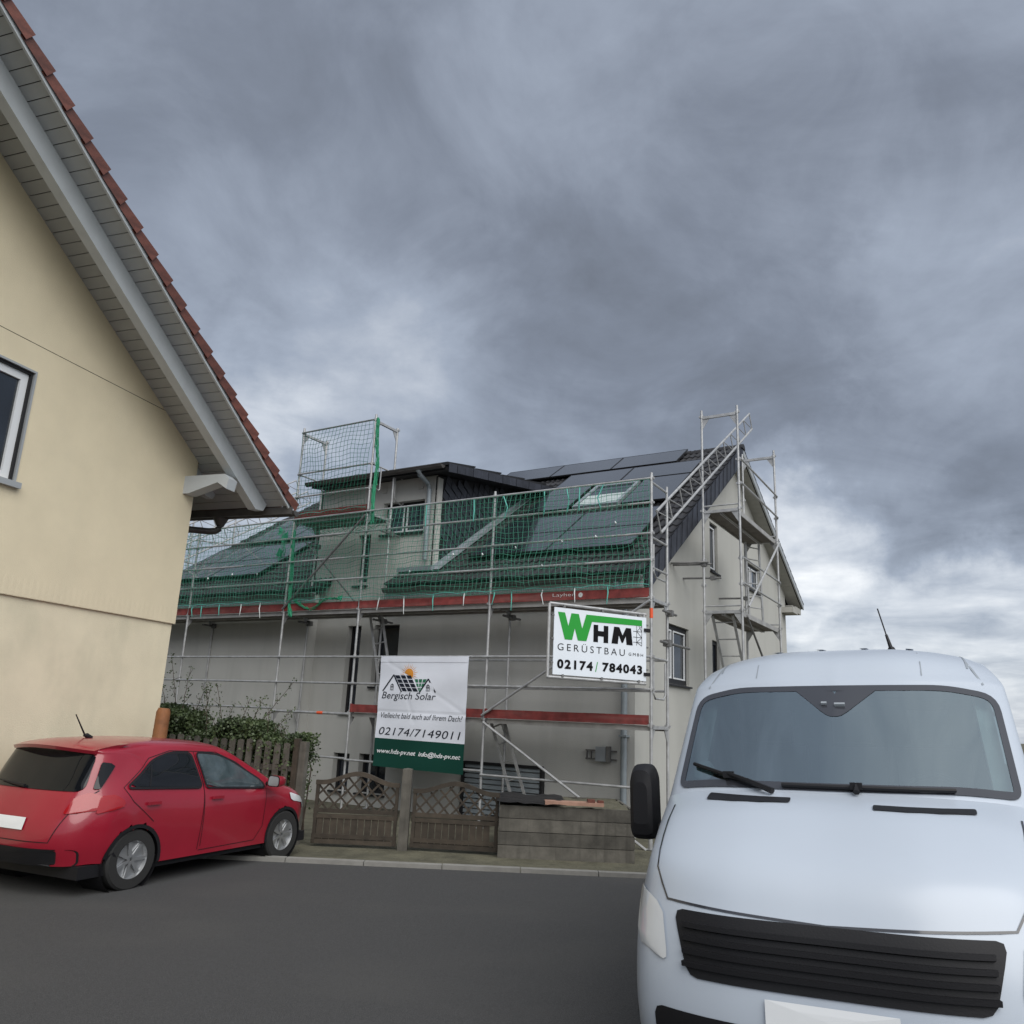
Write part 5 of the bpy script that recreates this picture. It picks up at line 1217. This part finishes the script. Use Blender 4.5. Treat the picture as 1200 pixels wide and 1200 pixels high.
# ---- red hatchback, rear towards us (local y forward, x to its right)
car = thing('car', 'small red hatchback parked in front of the beige house, seen from behind', 'car', (CX, CY, G), CR)
R_ = [
 [(0, .02, .30), (.35, .03, .30), (.66, .14, .30), (.79, .36, .31), (.82, .48, .29), (.82, .55, .24)],
 [(0, -.03, .50), (.35, -.02, .50), (.68, .10, .50), (.82, .34, .50), (.85, .5, .45), (.84, .62, .24)],
 [(0, -.01, .70), (.35, .0, .70), (.69, .12, .70), (.83, .36, .70), (.855, .55, .60), (.845, .72, .24)],
 [(0, .07, .90), (.35, .09, .90), (.66, .19, .90), (.81, .44, .90), (.86, .65, .74), (.85, .82, .24)],
 [(0, .14, 1.02), (.35, .16, 1.02), (.65, .26, 1.02), (.775, .54, 1.02), (.85, .75, .80), (.85, .9, .24)],
 [(0, .23, 1.20), (.37, .25, 1.20), (.64, .35, 1.20), (.72, .66, 1.18), (.845, .85, .86), (.85, 1.0, .24)],
 [(0, .31, 1.36), (.38, .33, 1.36), (.62, .42, 1.335), (.675, .78, 1.30), (.84, .95, .88), (.85, 1.1, .24)],
 [(0, .31, 1.435), (.38, .34, 1.43), (.61, .46, 1.385), (.655, .9, 1.31), (.84, 1.1, .89), (.85, 1.2, .24)],
 [(0, .60, 1.475), (.35, .66, 1.468), (.560, .80, 1.43), (.645, 1.15, 1.33), (.84, 1.3, .88), (.85, 1.35, .24)],
 [(0, 1.10, 1.495), (.35, 1.14, 1.488), (.570, 1.22, 1.445), (.650, 1.45, 1.33), (.845, 1.5, .86), (.85, 1.5, .24)],
 [(0, 1.70, 1.485), (.35, 1.70, 1.475), (.575, 1.72, 1.43), (.655, 1.75, 1.31), (.85, 1.7, .85), (.85, 1.7, .24)],
 [(0, 2.10, 1.43), (.35, 2.12, 1.42), (.585, 2.15, 1.37), (.67, 2.1, 1.25), (.85, 2.0, .84), (.85, 2.0, .24)],
 [(0, 2.50, 1.22), (.38, 2.53, 1.21), (.645, 2.60, 1.16), (.72, 2.52, 1.08), (.85, 2.35, .82), (.85, 2.3, .24)],
 [(0, 2.90, 1.00), (.42, 2.93, .99), (.70, 2.98, .96), (.79, 2.88, .91), (.85, 2.7, .78), (.85, 2.6, .24)],
 [(0, 3.00, .965), (.42, 3.03, .955), (.71, 3.06, .93), (.80, 3.0, .88), (.85, 2.9, .74), (.85, 2.8, .24)],
 [(0, 3.35, .90), (.42, 3.36, .89), (.70, 3.35, .86), (.79, 3.3, .80), (.845, 3.2, .66), (.84, 3.1, .24)],
 [(0, 3.72, .76), (.40, 3.70, .755), (.66, 3.60, .73), (.77, 3.48, .68), (.83, 3.35, .58), (.82, 3.25, .24)],
 [(0, 3.83, .55), (.40, 3.80, .55), (.66, 3.66, .54), (.77, 3.5, .52), (.82, 3.38, .46), (.81, 3.3, .24)],
 [(0, 3.80, .28), (.40, 3.77, .28), (.64, 3.63, .28), (.75, 3.48, .28), (.80, 3.38, .27), (.80, 3.32, .24)]]
sh = Shell(R_, 180, 44)
pr_ = proj_rear(sh, .003)
prf = lambda q, o=0: sh.hit((q[0], 8, q[1]), (0, -1, 0), .003 + o)
ps = {sg: proj_side(sh, sg, .003) for sg in (-1, 1)}
hatch = round_loop(V2([(-.66, .985), (.66, .985), (.595, 1.335), (.50, 1.375), (-.50, 1.375), (-.595, 1.335)]), [.08, .08, .05, .05, .05, .05])
parts = []
parts.append(('rear_window', scan(hatch, pr_, 12, 20, .004), m_carglass))
sw = {}
for sg in (-1, 1):
    rw = round_loop(V2([(.655, 1.02), (1.62, .975), (1.56, 1.33), (1.28, 1.34), (1.02, 1.27)]), [.03, .04, .05, .08, .1])
    fw_ = round_loop(V2([(1.71, .970), (2.68, .915), (2.64, .99), (2.18, 1.24), (1.95, 1.315), (1.66, 1.33)]), [.04, .03, .05, .15, .1, .04])
    parts += [('side_window_surround', band(rw, inset_loop(rw, -.022), ps[sg], .012), m_plast), ('side_window', scan(rw, ps[sg], 14, 18, .011), m_carglass), ('side_window_surround', band(fw_, inset_loop(fw_, -.022), ps[sg], .012), m_plast), ('side_window', scan(fw_, ps[sg], 14, 20, .011), m_carglass2)]
    parts.append(('window_divider', seam([(.90, 1.015), (.98, 1.23)], ps[sg], .022, .013), m_plast))
    parts.append(('door_gap', seam([(.98, .66), (.70, .88), (.60, 1.02), (.98, 1.30), (1.28, 1.372), (1.62, 1.36), (1.67, .93), (1.64, .30)], ps[sg], .007), m_plast))
    parts.append(('door_gap', seam([(1.68, .33), (1.67, 1.0), (1.62, 1.36), (1.97, 1.345), (2.3, 1.22), (2.72, .96), (2.68, .45), (2.55, .30), (1.66, .29)], ps[sg], .007), m_plast))
    tl = round_loop(V2([(sg * .60, .78), (sg * .79, .80), (sg * .79, .93), (sg * .70, .985), (sg * .62, .93)]), .03); parts.append(('tail_light', scan(tl, pr_, 8, 8, .008), m_lamp))
    tls = round_loop(V2([(.30, .78), (.58, .83), (.60, .89), (.50, .955), (.36, .95)]), .03); parts.append(('tail_light', scan(tls, ps[sg], 8, 10, .008), m_lamp))
    hl = round_loop(V2([(3.20, .72), (3.56, .66), (3.52, .74), (3.18, .82)]), .03); parts.append(('headlight', scan(hl, ps[sg], 8, 10, .008), m_lampc))
    hlf = round_loop(V2([(sg * .48, .58), (sg * .74, .58), (sg * .76, .70), (sg * .56, .70)]), .03); parts.append(('headlight', scan(hlf, prf, 8, 8, .008), m_lampc))
    qp = round_loop(V2([(.31, 1.01), (.37, 1.01), (.55, 1.25), (.41, 1.27)]), .02); parts.append(('quarter_glass', scan(qp, ps[sg], 8, 6, .010), m_carglass))
parts.append(('windscreen', patch(round_loop(V2([(-.68, 1.0), (.68, 1.0), (.57, 1.36), (-.57, 1.36)]), .05), prf, 5, .001), m_carglass))
parts.append(('rear_bumper', patch(round_loop(V2([(-.74, .30), (.74, .30), (.76, .46), (-.76, .46)]), .05), pr_, 5, .004), m_plast))
parts.append(('number_plate', patch(V2([(-.26, .62), (.26, .62), (.26, .73), (-.26, .73)]), pr_, 2, .012), m_white))
parts.append(('grille', patch(round_loop(V2([(-.45, .34), (.45, .34), (.5, .50), (-.5, .50)]), .04), prf, 4, .004), m_plast))
parts.append(('tailgate_gap', seam([(-.73, 1.0), (-.66, .82), (-.55, .52), (.55, .52), (.66, .82), (.73, 1.0)], pr_, .008), m_plast))
parts.append(('bonnet_gap', seam([(-.66, .985), (-.60, .76), (.60, .76), (.66, .985)], prf, .008), m_plast))
for sg in (-1, 1):
    for y0 in (.78, 3.10):
        cl = lambda r_: [Vector((y0 + r_ * cos(2 * pi * k / 48), max(.245, .30 + r_ * sin(2 * pi * k / 48)))) for k in range(48)]
        parts.append(('wheel_arch_trim', band(cl(.350), cl(.312), ps[sg], .003, .003), m_plast))
sh.cut(arch(.78, .30, .335)); sh.cut(arch(3.10, .30, .335)); car.scale = (1, 1, .955)
O('body', sh.mb, m_redp, car, True)
q = MB(); q.box(-.80, .80, .2, 3.6, .18, .30); O('underbody', q, m_plast, car)
for nm, mb_, mt_ in parts: O(nm, mb_, mt_, car, True)
# roof spoiler over the rear window, black band, brake light and wiper
rows = []
for j in range(7):
    f_ = j / 6; r2 = []
    for i in range(25):
        x = -.605 + 1.21 * i / 24; yc = .30 + .16 * (x / .6) ** 2
        y = yc + .30 - .42 * f_; zt_ = 1.478 - .05 * (x / .6) ** 2 - .012 - .055 * f_ * f_
        r2.append((x * (1 - .02 * f_), y, zt_ + .012 * (1 - f_) + .010 + .012 * (x / .6) ** 4))
    rows.append(r2)
q = MB(); q.grid(rows); lo = [(p[0], p[1] + .02, p[2] - .035) for p in rows[-1]]; lo2 = [(p[0] * .98, p[1] + .12, p[2] - .04) for p in rows[-1]]; q.grid([rows[-1], lo, lo2]); 
for k in (0, -1): q.add([rows[0][k], rows[3][k], rows[6][k], lo[k], lo2[k]], [(0, 1, 2, 3, 4)])
spo = O('spoiler', q, m_redp, car, True)
q = MB(); c0 = pr_(Vector((.0, 1.0)), .02); c1 = pr_(Vector((-.42, 1.03)), .025); q.tube([c0, c0.lerp(c1, .5) + Vector((0, -.01, 0)), c1], [.018, .012, .007], 6); O('rear_wiper', q, m_plast, car, True)
q = MB(); b0 = sh.hit((0, .72, 5), (0, 0, -1), 0); q.tube([b0 + Vector((0, .05, -.005)), b0 + Vector((0, 0, .03)), b0 + Vector((0, -.03, .03))], [.035, .026, .015], 8); q.tube([b0 + Vector((0, -.02, .03)), b0 + Vector((.0, -.17, .25))], [.009, .006], 6); O('antenna', q, m_plast, car, True)
for sg in (-1, 1):
    q = MB(); prof = round_loop(V2([(-.085, -.07), (.10, -.07), (.10, .06), (-.07, .07)]), .04, 3)
    rows = [[(sg * (.97 + p.x * k_), 2.70 + dy, 1.0 + p.y * k_) for p in prof + prof[:1]] for k_, dy in ((1.0, -.05), (1.0, .0), (.85, .08), (.5, .13))]
    q.grid(rows); q.add(rows[-1][:-1], [tuple(range(len(prof)))]); mo = O('mirror', q, m_redp, car, True)
    q = MB(); q.add([(sg * (.97 + p.x * .99), 2.655, 1.0 + p.y * .99) for p in prof], [tuple(range(len(prof)))]); q.tube([(sg * .83, 2.72, .955), (sg * .92, 2.70, .965)], .03, 6); O('mirror_back', q, m_plast, mo)
    q = MB(); q.add([(sg * (.97 + p.x * .85), 2.65, 1.0 + p.y * .85) for p in prof], [tuple(range(len(prof)))]); O('mirror_glass', q, m_rim, mo)
    q = MB(); q.add([ps[sg](Vector(p), .006) for p in ((2.50, .945), (2.70, .935), (2.52, 1.07))], [(0, 1, 2)]); O('mirror_corner', q, m_plast, car)
    for y0 in (1.30, 2.16 - .30):
        c = ps[sg](Vector((y0 - .35 if y0 < 1.5 else y0, .845)), .018); q = MB(); q.obox(c, (.010, 0, 0), (0, .085, 0), (0, 0, .016)); O('door_handle', q, m_redp, car)
    for y in (.78, 3.10): wheel(car, sg * .755, y, .30, .30, .19, sg)
